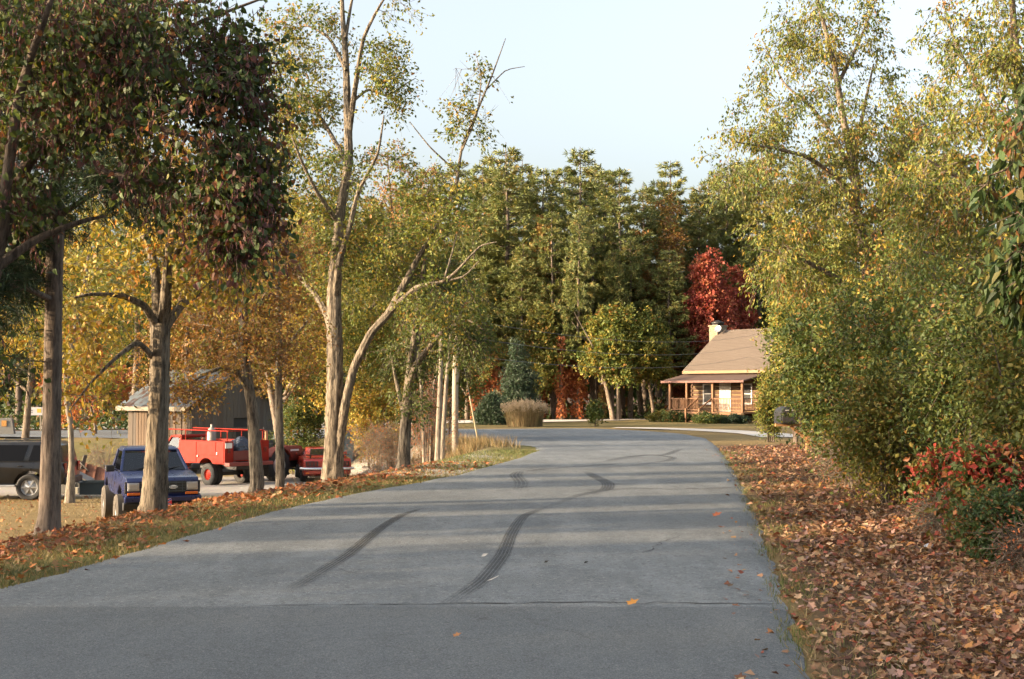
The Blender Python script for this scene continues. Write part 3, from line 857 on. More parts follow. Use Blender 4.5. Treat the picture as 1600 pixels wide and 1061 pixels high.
ZR = 11.6
b = base_at(-75, ZR)
def pods(root, TP, BP, r):
    n = 8500
    k = r.integers(0, len(TP), n)
    p = TP[k, 1] + (TP[k, 3] - TP[k, 1]) * r.random((n, 1)) + r.normal(0, .03, (n, 3))
    d = unit(np.array([0, 0, -1.0]) + r.normal(0, .22, (n, 3)))
    V, Fs, Cc = leaf_mesh(p, d, rnd_dir(n, r), r.uniform(.06, .105, n), .018, 'oval', pick('pod', n, r))
    np_mesh('seed_pods', V, Fs, M['litter'], root, Cc, smooth=False)
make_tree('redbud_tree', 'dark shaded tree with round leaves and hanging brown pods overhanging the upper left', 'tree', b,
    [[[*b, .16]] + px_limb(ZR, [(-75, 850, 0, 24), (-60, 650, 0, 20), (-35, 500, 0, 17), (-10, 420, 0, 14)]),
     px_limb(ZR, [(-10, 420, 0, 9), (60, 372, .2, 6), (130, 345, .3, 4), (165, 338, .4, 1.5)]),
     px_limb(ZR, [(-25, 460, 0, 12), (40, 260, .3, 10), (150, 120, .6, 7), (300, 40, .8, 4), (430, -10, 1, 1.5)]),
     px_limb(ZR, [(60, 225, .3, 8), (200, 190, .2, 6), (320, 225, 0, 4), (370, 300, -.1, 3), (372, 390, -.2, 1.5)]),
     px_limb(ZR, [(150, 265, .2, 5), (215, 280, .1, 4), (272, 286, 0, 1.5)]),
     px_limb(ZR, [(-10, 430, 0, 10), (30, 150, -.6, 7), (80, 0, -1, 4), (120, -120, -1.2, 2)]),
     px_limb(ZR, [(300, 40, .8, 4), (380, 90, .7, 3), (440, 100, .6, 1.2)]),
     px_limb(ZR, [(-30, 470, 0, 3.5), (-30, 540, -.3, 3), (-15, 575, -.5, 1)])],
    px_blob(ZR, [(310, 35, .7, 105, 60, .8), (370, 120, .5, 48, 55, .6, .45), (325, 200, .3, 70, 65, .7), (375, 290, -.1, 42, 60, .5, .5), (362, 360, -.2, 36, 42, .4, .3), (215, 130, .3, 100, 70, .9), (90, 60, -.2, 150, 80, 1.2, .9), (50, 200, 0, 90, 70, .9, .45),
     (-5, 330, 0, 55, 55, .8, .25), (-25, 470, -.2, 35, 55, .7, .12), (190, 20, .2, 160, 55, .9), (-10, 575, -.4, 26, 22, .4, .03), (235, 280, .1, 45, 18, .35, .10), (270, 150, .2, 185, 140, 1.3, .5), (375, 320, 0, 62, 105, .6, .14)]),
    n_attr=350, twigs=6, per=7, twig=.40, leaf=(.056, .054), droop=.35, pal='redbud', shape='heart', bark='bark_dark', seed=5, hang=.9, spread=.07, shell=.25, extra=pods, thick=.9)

Z2 = 17.8
b = base_at(240, Z2)
make_tree('roadside_tree', 'pale barked tree standing right in front of the blue pickup', 'tree', b,
    [[[*b, .22]] + px_limb(Z2, [(240, 788, 0, 21), (243, 740, 0, 18.5), (247, 650, 0, 16), (250, 560, 0, 14.5), (251, 505, 0, 15)]),
     px_limb(Z2, [(248, 515, 0, 11), (245, 440, .2, 8), (235, 390, .3, 6.5), (215, 345, .4, 5), (185, 300, .5, 3), (160, 240, .6, 1.5)]),
     px_limb(Z2, [(247, 512, 0, 7), (225, 478, -.3, 5.5), (190, 462, -.6, 4), (140, 460, -.9, 2.5), (95, 470, -1, 1)]),
     px_limb(Z2, [(256, 512, 0, 9), (285, 475, .3, 6.5), (320, 450, .6, 5), (352, 434, .8, 3), (400, 436, 1, 1.2)]),
     px_limb(Z2, [(256, 508, 0, 10), (260, 450, -.2, 8), (263, 400, -.3, 6), (270, 340, -.4, 4), (262, 270, -.4, 2.5), (255, 200, -.4, 1)]),
     px_limb(Z2, [(240, 560, 0, 5), (215, 535, -.4, 4), (180, 560, -.8, 3), (140, 600, -1, 1.8), (110, 640, -1.2, .8)]),
     px_limb(Z2, [(262, 420, 0, 5), (300, 360, -.5, 3.5), (350, 330, -.8, 2), (390, 330, -1, 1)])],
    px_blob(Z2, [(180, 300, .3, 75, 70, 1.2), (260, 300, 0, 90, 70, 1.4), (330, 330, .2, 75, 60, 1.1), (160, 430, -.4, 80, 50, 1.0), (130, 520, -.7, 70, 60, .8), (300, 420, .3, 90, 50, 1.2), (230, 220, 0, 90, 50, 1.2), (130, 600, -1, 50, 40, .5, .15), (360, 410, .7, 60, 40, .8, .4)]),
    n_attr=210, twigs=6, per=6, twig=.42, leaf=(.085, .06), droop=.45, pal='gold', bark='bark_tan', seed=7, ridge=.13, hang=.5, spread=.05)

Z3 = 21.6
b = base_at(397, Z3)
make_tree('roadside_tree', 'slender curved trunk beside the red utility truck bed', 'tree', b,
    [[[*b, .13]] + px_limb(Z3, [(402, 755, 0, 11), (398, 700, 0, 9.5), (394, 640, 0, 8.5), (385, 580, 0, 7.5), (380, 520, 0, 7), (382, 450, 0, 6), (388, 380, 0, 4), (385, 300, 0, 2)]),
     px_limb(Z3, [(391, 612, 0, 6), (372, 582, -.2, 5), (345, 575, -.4, 3.4), (310, 590, -.6, 2), (270, 620, -.7, 1)]),
     px_limb(Z3, [(384, 560, 0, 5), (362, 530, .2, 3.5), (330, 510, .4, 2), (300, 505, .5, 1)]),
     px_limb(Z3, [(382, 500, 0, 4), (410, 470, .3, 3), (430, 430, .4, 1.5)])],
    px_blob(Z3, [(385, 340, 0, 70, 60, 1.3), (340, 430, .2, 70, 60, 1.2), (420, 430, .3, 60, 70, 1.2), (330, 540, -.2, 60, 45, .8), (300, 605, -.5, 55, 24, .6, .4), (410, 540, .3, 50, 50, .9, .5)]),
    n_attr=210, twigs=6, per=9, twig=.4, leaf=(.07, .045), droop=.3, pal='amber', bark='bark_tan', seed=9, ridge=.08, spread=.05)
Z4 = 23.6
b = base_at(437, Z4)
make_tree('roadside_tree', 'thinnest straight trunk between the tractor and the forked tree', 'tree', b,
    [[[*b, .09]] + px_limb(Z4, [(438, 745, 0, 7.2), (437, 680, 0, 6.2), (435, 600, 0, 5.6), (436, 520, 0, 5), (434, 440, 0, 4), (438, 350, 0, 2)]),
     px_limb(Z4, [(436, 560, 0, 3.4), (465, 520, .3, 2.4), (490, 490, .4, 1)]), px_limb(Z4, [(436, 590, 0, 3), (412, 560, .3, 2), (395, 550, .4, 1)])],
    px_blob(Z4, [(435, 400, 0, 60, 70, 1.2), (440, 510, 0, 65, 60, 1.1), (430, 580, .2, 60, 35, .8, .4)]),
    n_attr=100, twigs=6, per=8, twig=.4, leaf=(.07, .045), droop=.3, pal='amber', bark='bark_tan', seed=10, spread=.05, ridge=.06)

Z5 = 27.0
b = base_at(520, Z5)
make_tree('locust_tree', 'tall forked tree with deeply furrowed bark in front of the red coupe', 'tree', b,
    [[[*b, .30]] + px_limb(Z5, [(520, 735, 0, 16.38), (521, 700, 0, 14.04), (522, 640, 0, 12.87), (524, 570, 0, 12.09), (523, 520, 0, 11.70), (522, 470, 0, 10.92), (526, 400, 0, 8.97), (532, 330, 0, 7.41), (545, 250, 0, 6.63), (543, 170, 0, 5.85), (540, 90, .1, 4.68), (535, 20, .2, 3.51), (532, -60, .3, 1.95)]),
     px_limb(Z5, [(524, 735, -.02, 7.04), (531, 690, -.08, 7.04), (540, 630, -.2, 6.72), (553, 575, -.2, 6.40), (580, 520, -.3, 6.08), (607, 490, -.3, 5.76), (628, 450, -.4, 4.80), (655, 400, -.5, 3.84), (685, 350, -.6, 3.20), (712, 290, -.6, 2.56), (722, 230, -.6, 1.92), (745, 175, -.6, 1.66), (768, 120, -.6, 1.15), (790, 60, -.6, 0.51)]),
     px_limb(Z5, [(607, 488, -.3, 4.48), (650, 450, -.8, 3.52), (690, 440, -1.2, 2.56), (712, 425, -1.4, 1.79), (750, 385, -1.6, 1.28), (776, 378, -1.7, 0.64)]),
     px_limb(Z5, [(690, 440, -1.2, 1.92), (725, 432, -1.4, 1.28), (748, 408, -1.5, 0.77)]),
     px_limb(Z5, [(693, 440, -1.2, 1.66), (705, 400, -1.2, 1.28), (714, 365, -1.2, 0.64)]),
     px_limb(Z5, [(521, 520, 0, 6.24), (505, 480, .4, 5.07), (485, 450, .7, 3.90), (455, 420, 1, 3.12), (430, 385, 1.2, 2.18), (415, 340, 1.3, 1.17)]),
     px_limb(Z5, [(524, 470, 0, 6.24), (530, 410, -.4, 5.07), (545, 360, -.6, 3.90), (560, 300, -.8, 3.12), (590, 240, -1, 2.03), (600, 180, -1, 0.94)]),
     px_limb(Z5, [(545, 210, 0, 4.68), (556, 130, -.3, 3.90), (568, 60, -.5, 2.81), (590, 15, -.6, 1.95), (612, -20, -.7, 1.09)]),
     px_limb(Z5, [(544, 165, 0, 2.73), (575, 140, .3, 2.03), (605, 150, .5, 1.56), (635, 130, .6, 0.94), (650, 122, .6, 0.55)]),
     px_limb(Z5, [(541, 110, 0, 3.12), (515, 60, .4, 2.34), (480, 40, .7, 1.56), (450, 50, .9, 0.78)]),
     px_limb(Z5, [(540, 250, 0, 3.90), (505, 190, .5, 2.81), (475, 150, .8, 1.95), (440, 130, 1, 0.94)]),
     px_limb(Z5, [(530, 350, 0, 3.90), (495, 300, -.5, 2.81), (470, 250, -.8, 1.95), (455, 210, -1, 0.94)]),
     px_limb(Z5, [(540, 60, .1, 3.12), (548, 10, .4, 2.34), (560, -50, .6, 1.17)]),
     px_limb(Z5, [(722, 235, -.6, 1.56), (745, 180, -.9, 1.09), (752, 120, -1, 0.70), (742, 80, -1, 0.39)]),
     px_limb(Z5, [(760, 140, -.6, 1.25), (790, 110, -.4, 0.86), (820, 104, -.3, 0.47)]),
     px_limb(Z5, [(715, 270, -.6, 1.56), (672, 230, -.9, 1.09), (640, 190, -1, 0.62)])],
    px_blob(Z5, [(480, 60, .8, 70, 50, 1.4, .55), (470, 150, .8, 60, 55, 1.4, .8), (600, 110, -.2, 30, 55, .9, .32), (480, 270, .4, 80, 60, 1.6, .7), (590, 290, 0, 65, 70, 1.4, .3), (480, 380, .6, 80, 70, 1.5, 1.1), (600, 390, .3, 80, 50, 1.4, .4), (690, 330, -.6, 45, 60, 1.2, .45), (735, 195, -.6, 28, 35, .8, .25), (690, 470, -1.2, 70, 40, 1.0, .5), (440, 210, 1, 40, 60, 1, .4), (740, 140, -.7, 45, 60, .6, .09), (640, 160, 0, 30, 40, .5, .07), (620, 20, -.6, 20, 25, .5, .06), (560, 420, 2.2, 80, 55, 1.0, .6), (640, 430, 1.6, 60, 45, .8, .35), (530, 330, 2.0, 65, 55, 1.0, .4)]),
    n_attr=430, twigs=7, per=12, twig=.55, leaf=(.085, .05), droop=.35, pal='yellowgreen', bark='bark_tan', seed=12, ridge=.2, hang=.35, spread=.06, bare=.08)

Z6 = 28.2
b = base_at(630, Z6)
make_tree('locust_tree', 'dark leafy small tree leaning over the gravel drive beside the brush', 'tree', b,
    [[[*b, .19]] + px_limb(Z6, [(630, 728, 0, 10.5), (632, 690, 0, 9), (635, 640, 0, 8), (640, 590, 0, 7), (648, 530, 0, 6), (655, 470, -.2, 4.5), (665, 400, -.4, 2.5)]),
     px_limb(Z6, [(637, 615, 0, 6), (650, 570, -.5, 5), (690, 520, -1, 3.5), (730, 500, -1.3, 2), (755, 515, -1.4, 1)]),
     px_limb(Z6, [(632, 650, 0, 4), (620, 600, .4, 3), (612, 560, .5, 1.5)]),
     px_limb(Z6, [(645, 560, 0, 4), (665, 500, .4, 3), (700, 450, .6, 1.6)])],
    px_blob(Z6, [(660, 470, -.2, 60, 50, 1.2), (715, 520, -1, 42, 30, .8, .6), (640, 545, 0, 50, 45, 1.0), (735, 540, -1.3, 25, 28, .5, .3), (690, 440, 0, 60, 40, 1.1, .7), (640, 625, 0, 28, 28, .6, .3)]),
    n_attr=150, twigs=7, per=9, twig=.45, leaf=(.08, .04), droop=.6, pal='green', bark='bark_tan', seed=14, ridge=.12, hang=.6, spread=.05)

# thin pale trunk behind the first one
Zt = 37.0
b = base_at(112, Zt)
make_tree('roadside_tree', 'thin pale crooked trunk in the yard between the dark car and the pickup', 'tree', b,
    [[[*b, .16]] + px_limb(Zt, [(112, 720, 0, 4.6), (110, 660, 0, 4.4), (104, 620, 0, 4.6), (112, 540, .3, 4), (128, 470, .5, 3), (138, 400, .8, 2)]),
     px_limb(Zt, [(105, 620, 0, 3.6), (98, 560, .2, 3), (92, 480, .3, 2)])],
    px_blob(Zt, [(130, 400, .6, 80, 70, 1.8), (100, 490, .3, 60, 50, 1.3), (150, 560, .4, 55, 30, 1.0, .4)]),
    n_attr=110, twigs=6, per=8, twig=.6, leaf=(.10, .07), droop=.3, pal='yellowgreen', bark='bark_pale', seed=15, spread=.08)

# ------------------------------------------------------------------ shrubs and trees in the yard and behind it
def px_tree(name, label, px, Z, ytop, wpx, pal, seed, dens=1.0, leaf=(.12, .08), bark='bark_grey', trunks=1, first=.3, group=None, twig=.6, bare=0, dy=0, droop=.3, shape='oval', r0=None, wz=1.0):
    """broadleaf tree at photo column px, distance Z, top row ytop, half width wpx"""
    r = np.random.default_rng(seed)
    b_ = base_at(px, Z); h = pix(px, ytop, Z)[2] - b_[2]; w = wpx * Z / F
    limbs, blobs = generic(h, w, r, trunks, first, r0 or .012 * h + .03)
    limbs = [np.array(l) + np.r_[b_, 0] for l in limbs]; blobs = [(*(np.array(q[:3]) * [1, wz, 1] + b_), *q[3:]) for q in blobs]
    return make_tree(name, label, 'tree', b_, limbs, blobs, n_attr=int(190 * dens), twigs=6, per=9 if Z > 90 else 11, twig=twig, leaf=leaf, droop=droop, pal=pal, bark=bark, seed=seed, spread=.10, sides=8, group=group, bare=bare, shape=shape, twigtubes=0 if Z > 45 else 1)

px_tree('amber_tree', 'bushy amber tree behind the barn roof and the utility truck', 300, 64, 330, 90, 'amber', 21, 1.5, (.16, .10), twig=.8)
px_tree('amber_tree', 'rusty orange low tree by the far lane left of the barn', 150, 92, 540, 80, 'rust', 22, .9, (.2, .13), first=.15, twig=.8)
px_tree('golden_tree', 'golden leafy tree rising behind the orange tractor', 440, 52, 300, 80, 'gold', 23, 1.5, (.13, .085), first=.2, twig=.7)
px_tree('golden_tree', 'yellow green tree behind the fork of the tall locust', 560, 56, 320, 95, 'yellowgreen', 24, 1.6, (.14, .09), first=.18, twig=.8, trunks=2)
px_tree('olive_tree', 'olive green tree right of the forked locust, behind the brush', 650, 60, 310, 85, 'olive', 25, 1.6, (.14, .09), first=.15, twig=.8)
px_tree('russet_tree', 'half bare russet topped tree rising behind the locust fork', 655, 78, 205, 65, 'amber', 26, .9, (.16, .1), first=.55, twig=.9, bare=.25)
px_tree('olive_tree', 'tall loose yellow tree at the far left behind the dark conifer branches', 40, 58, 300, 120, 'gold', 27, 1.3, (.15, .1), first=.25, twig=.8)
px_tree('golden_tree', 'yellow tree behind the pale tree in front of the pickup', 210, 72, 260, 110, 'yellowgreen', 28, 1.4, (.17, .11), first=.25, twig=.9)

def px_shrub(name, label, px, Z, ytop, wpx, pal, seed, dens=1.0, leaf=(.08, .05), depth=None, group=None, stems=7, twig=.4, per=9, twigs=6, shape='oval', bark='bark_dark', hang=0., bare=0, cat='shrub', ybase=None, droop=.25, leafmat='leaf', lo=.5, shell=.22):
    r = np.random.default_rng(seed)
    b_ = base_at(px, Z)
    h = pix(px, ytop, Z)[2] - b_[2]; w = wpx * Z / F
    limbs, blobs = shrub_parts(b_, w, depth or w, h, r, stems, lo)
    return make_tree(name, label, cat, b_, limbs, blobs, n_attr=int(130 * dens), twigs=twigs, per=per, twig=twig, leaf=leaf, droop=droop, pal=pal, bark=bark, seed=seed, spread=.07, sides=6, group=group, shape=shape, hang=hang, bare=bare, leafmat=leafmat, shell=shell, twigtubes=0 if per > 2 else 1)

px_shrub('shrub', 'dense green shrub right behind the tractor hood', 470, 55, 590, 42, 'green', 31, 1.3, (.11, .07))
px_shrub('shrub', 'yellow leaved shrub right of the red coupe', 590, 53, 590, 50, 'gold', 32, 1.2, (.11, .08))
px_shrub('shrub', 'dark olive shrub between the coupe and the small leaning tree', 610, 57, 520, 70, 'olive', 33, 1.6, (.12, .08), twig=.6)
px_shrub('shrub', 'tall olive thicket behind the bare brush stems', 690, 58, 480, 60, 'olive', 34, 1.4, (.12, .08), twig=.6)
px_shrub('bramble', 'bare brown bramble heap right of the red coupe', 600, 48, 668, 52, 'rust', 35, 1.3, (.05, .03), per=1, twigs=12, twig=.7, stems=14, bark='bark_grey')
px_shrub('bramble', 'bare brown brush stems left of the utility pole', 675, 45, 590, 38, 'rust', 36, 1.3, (.05, .03), per=2, twigs=10, twig=.6, stems=16, bark='bark_grey', shell=.3)
for k, (px, top, lean) in enumerate(((683, 520, 8), (690, 545, 12), (664, 560, -10), (672, 585, 10))):
    Zs = 43 + k * .8; b = base_at(px, Zs)
    make_tree('bare_sapling', ['thickest pale sapling stem left of the utility pole', 'pale leaning stem touching the utility pole foliage', 'thin pale stem leaning left in the brush', 'short pale stem in the middle of the brush'][k], 'sapling', b,
        [[[*b, .10 - k * .018]] + px_limb(Zs, [(px + lean * .3, 660, 0, 4.2 - k * .7), (px + lean * .6, 600, 0, 3.6 - k * .6), (px + lean, top, 0, 2.6 - k * .5), (px + lean * 1.6, top - 60, .3, 1)])],
        px_blob(Zs, [(px + lean * 1.4, top - 40, .2, 30, 50, .8)]), n_attr=26, twigs=5, per=4, twig=.45, leaf=(.09, .05), pal='olive', bark='bark_pale', seed=40 + k, spread=.06)

# ------------------------------------------------------------------ the wall of pines
pines = [make_pine('pine_tree', 21.0, 51, .22, 3.4), make_pine('pine_tree', 20.0, 52, .3, 3.0), make_pine('pine_tree', 22.0, 53, .26, 3.6, pal='pine')]
hts = [21.0, 20.0, 22.0, 18.5]
plist = [(794, 104, 222), (850, 109, 262), (907, 105, 230), (945, 112, 268), (972, 103, 262), (1008, 110, 285), (1050, 113, 250), (1092, 107, 292), (1135, 112, 262), (1185, 108, 240), (755, 108, 262),
         (715, 112, 250), (675, 116, 262), (880, 117, 262), (930, 120, 250), (1030, 121, 280), (820, 121, 250), (770, 124, 245), (1110, 122, 270), (1160, 124, 250), (1215, 118, 235), (1260, 112, 240), (1320, 116, 235), (1400, 120, 240), (1490, 118, 235), (1580, 122, 240),
         (630, 118, 285), (580, 114, 300), (520, 120, 290), (460, 116, 310), (400, 121, 305), (340, 117, 320), (280, 122, 310), (215, 118, 330), (150, 121, 320), (90, 117, 330), (30, 121, 320), (-40, 118, 330), (865, 100.5, 330), (985, 101, 372), (740, 103, 330), (815, 101, 380), (925, 101.5, 345), (1045, 101, 385)]
used = [False] * 3
PL = {1: 'pine above the cedar, between the two tallest pines left of centre', 4: 'narrow pine right of the middle skyline pine', 5: 'lower pine on the dip of the skyline', 7: 'pine directly behind the red maple', 10: 'pine left of the tallest skyline pine', 38: 'short pine standing just behind the orange vine', 41: 'short pine behind the bluish cedar', 0: 'tallest pine left of centre on the skyline behind the bend', 2: 'tall pointed pine at the middle of the skyline', 6: 'dark spreading pine above the russet treetop behind the cabin'}
for k, (px, Z, top) in enumerate(plist):
    v = (k * 7 + k // 3) % 3
    o = pines[v] if not used[v] else copy_tree(pines[v])
    used[v] = True
    b = base_at(px, Z); h = pix(px, top, Z)[2] - b[2]; s = h / hts[v]
    o.location = tuple(b); o.scale = (s * 1.15, s * 1.15, s); o.rotation_euler = (0, 0, k * 2.399)
    near = Z < 104 and top > 320
    tag(o, PL.get(k, 'shorter pine in the front row of the pine wood behind the bend' if near else ('tall pine in the wood behind the bend' if px > 640 else 'pine standing in the dim wood behind the yard on the left')), 'tree',
        'front row of pines' if near else ('pines behind the bend' if px > 640 else 'pines behind the yard'))

# trees in front of the pines
px_tree('red_maple', 'bright red maple behind the cabin chimney', 1110, 102, 390, 44, 'red', 61, 1.9, (.24, .18), first=.3, twig=.7)
px_tree('red_maple', 'red maple lobe right of the brightest crown behind the cabin roof', 1138, 103, 408, 34, 'red', 68, 1.0, (.24, .18), first=.3, twig=.7)
px_tree('red_maple', 'dull dark red small tree just left of the chimney', 1082, 104, 510, 30, 'rust', 62, .8, (.24, .17), first=.2)
px_tree('russet_tree', 'tall tree with a russet top and bare grey trunk behind the cabin', 1043, 103, 290, 26, 'amber', 63, .6, (.2, .14), first=.72, r0=.2)
px_tree('olive_tree', 'broad yellow green tree in front of the pines left of the cabin', 965, 97, 470, 58, 'yellowgreen', 64, 1.9, (.24, .16), first=.3, twig=.8, trunks=3)
px_tree('olive_tree', 'rounded olive tree beside the cabin porch', 1020, 98, 480, 34, 'yellowgreen', 65, 1.3, (.22, .15), first=.28, twig=.7)
px_tree('amber_tree', 'tall amber tree standing among the pines above the cedar', 832, 103, 330, 30, 'amber', 69, .8, (.22, .15), first=.4, twig=.8)
px_tree('amber_tree', 'brownish orange tree among the pines left of the cabin', 1000, 104, 350, 28, 'amber', 70, .7, (.22, .15), first=.4, twig=.8)
px_tree('olive_tree', 'low olive green tree left of the orange vine', 845, 99, 470, 40, 'olive', 66, 1.2, (.22, .15), first=.25, twig=.8)
px_tree('olive_tree', 'dim green tree at the edge of the pines behind the utility pole', 730, 98, 430, 48, 'olive', 67, 1.3, (.22, .15), first=.2, twig=.8)

px_tree('rust_sapling', 'orange red sapling beside the vine right of the utility pole', 765, 97.5, 555, 20, 'rust', 78, .8, (.22, .15), first=.15, twig=.6)
px_tree('rust_sapling', 'low orange sapling between the orange vine and the lone trunk', 893, 99, 560, 16, 'rust', 79, .5, (.22, .15), first=.15, twig=.6)
def vine(px, Z, ytop, wpx, pal, seed, label, y0=655):
    r = np.random.default_rng(seed); b_ = base_at(px, Z); h = pix(px, ytop, Z)[2] - b_[2]; w = wpx * Z / F
    root = thing('climbing_vine', label, 'vine', b_)
    n = int(1500 * h / 6)
    t = r.random(n); a = r.uniform(0, 6.28, n); prof = w * (.35 + .65 * np.sin(np.clip(t * 1.1, 0, 1) * 3.1)) * (.6 + .4 * np.sin(t * 13 + seed))
    rad = .16 + prof * r.random(n) ** .7
    pos = np.stack([np.cos(a) * rad, np.sin(a) * rad, .25 + t * (h - .25)], -1)
    d = unit(np.stack([np.cos(a), np.sin(a), -1.2 + 0 * a], -1) + r.normal(0, .4, (n, 3)))
    V, Fs, Cc = leaf_mesh(pos, d, unit(np.stack([np.cos(a), np.sin(a), .6 + 0 * a], -1) + r.normal(0, .3, (n, 3))), r.uniform(.14, .26, n), r.uniform(.1, .18, n), 'oval', pick(pal, n, r))
    np_mesh('crown', V, Fs, M['leaf'], root, Cc, smooth=False)
    zz = np.linspace(0, h, 10)
    V, Q = limb_mesh([np.c_[np.cos(zz * 1.1) * .04, np.sin(zz * 1.1) * .04, zz, np.linspace(.17, .09, 10)]], r, 8)
    np_mesh('trunk', V, Q, M['bark_pine'], root)
vine(877, 98, 525, 13, 'rust', 71, 'bright orange vine wrapping a trunk at the edge of the pines')
vine(742, 97, 560, 11, 'rust', 72, 'reddish vine climbing the trunk right of the utility pole')
vine(849, 100, 530, 6, 'rust', 73, 'thin dark red vine on the trunk right of the cedar')
vine(941, 99, 600, 4, 'amber', 74, 'short brown vine on a trunk left of the broad yellow green tree')

def trunk_only(px, Z, ytop, v, label, seed):
    b_ = base_at(px, Z); h = pix(px, ytop, Z)[2] - b_[2]; s = h / hts[v]
    o = copy_tree(pines[v]); o.location = tuple(b_); o.scale = (s * .8, s * .8, s); o.rotation_euler = (0, 0, seed)
    tag(o, label, 'tree'); o['group'] = 'slim pines at the edge of the wood'
trunk_only(904, 98.5, 330, 1, 'straight reddish trunk standing alone right of the orange vine', 75)
trunk_only(957, 100, 390, 1, 'left of the slim trunks below the broad yellow green tree', 76)
trunk_only(967, 99.5, 410, 1, 'right of the slim trunks below the broad yellow green tree', 77)

# cedar, ornamental grass and small shrubs on the far verge
def cedar(px, Z, ytop, wpx, seed, label):
    r = np.random.default_rng(seed); b_ = base_at(px, Z); h = pix(px, ytop, Z)[2] - b_[2]; w = wpx * Z / F
    bl = [(*(b_ + [0, 0, h * .22]), w * .95, w * .9, h * .22), (*(b_ + [w * .1, 0, h * .5]), w * .75, w * .7, h * .25), (*(b_ + [0, 0, h * .78]), w * .4, w * .4, h * .2)]
    make_tree('cedar_tree', label, 'tree', b_, [[[*b_, .12], [*(b_ + [0, 0, h * .5]), .07], [*(b_ + [0, 0, h * .95]), .02]]], bl, n_attr=260, twigs=7, per=8, twig=.45, leaf=(.24, .055), droop=-.2, pal='cedar', bark='bark_dark', seed=seed, spread=.06, leafmat='needle', shell=.75)
cedar(808, 88, 535, 36, 81, 'tall bluish green cedar behind the tan grass clump')
cedar(768, 84, 618, 24, 82, 'low rounded cedar left of the tan grass clump')
px_shrub('shrub', 'small upright green shrub alone on the far lawn', 931, 80, 628, 8, 'green', 83, .45, (.14, .08), stems=5)

def grass_clump(px, Z, ytop, wpx, seed, label):
    r = np.random.default_rng(seed); b_ = base_at(px, Z); h = pix(px, ytop, Z)[2] - b_[2]; w = wpx * Z / F
    root = thing('ornamental_grass', label, 'grass clump', b_)
    n = 5200; a = r.uniform(0, 6.28, n); q = np.sqrt(r.random(n))
    pos = np.stack([np.cos(a) * q * w * .72, np.sin(a) * q * w * .72, 0 * a], -1)
    d = unit(np.stack([np.cos(a) * q * .28, np.sin(a) * q * .28, 1 + 0 * a], -1) + r.normal(0, .09, (n, 3)))
    V, Fs, Cc = leaf_mesh(pos, d, unit(np.stack([np.cos(a), np.sin(a), 0 * a], -1)), h * r.uniform(.35, 1.0, n), .03, 'spike', pick('drygrass', n, r), 0, curl=.08)
    np_mesh('blades', V, Fs, M['blade'], root, Cc, smooth=False)
    n = 420; a = r.uniform(0, 6.28, n); q = np.sqrt(r.random(n))
    top = np.stack([np.cos(a) * q * w, np.sin(a) * q * w, h * (1.05 - .22 * q ** 2) * r.uniform(.78, 1.06, n)], -1)
    m = 10; pos = np.repeat(top, m, 0) + r.normal(0, .04, (n * m, 3)) * [1, 1, 2.4]
    V, Fs, Cc = leaf_mesh(pos, unit(rnd_dir(n * m, r) + [0, 0, .8]), rnd_dir(n * m, r), .13, .03, 'oval', np.tile((.40, .31, .22), (n * m, 1)) * r.uniform(.8, 1.15, (n * m, 1)), 0)
    np_mesh('plumes', V, Fs, M['blade'], root, Cc, smooth=False)
grass_clump(820, 80, 630, 38, 84, 'tan ornamental grass clump with pale plumes on the far verge')

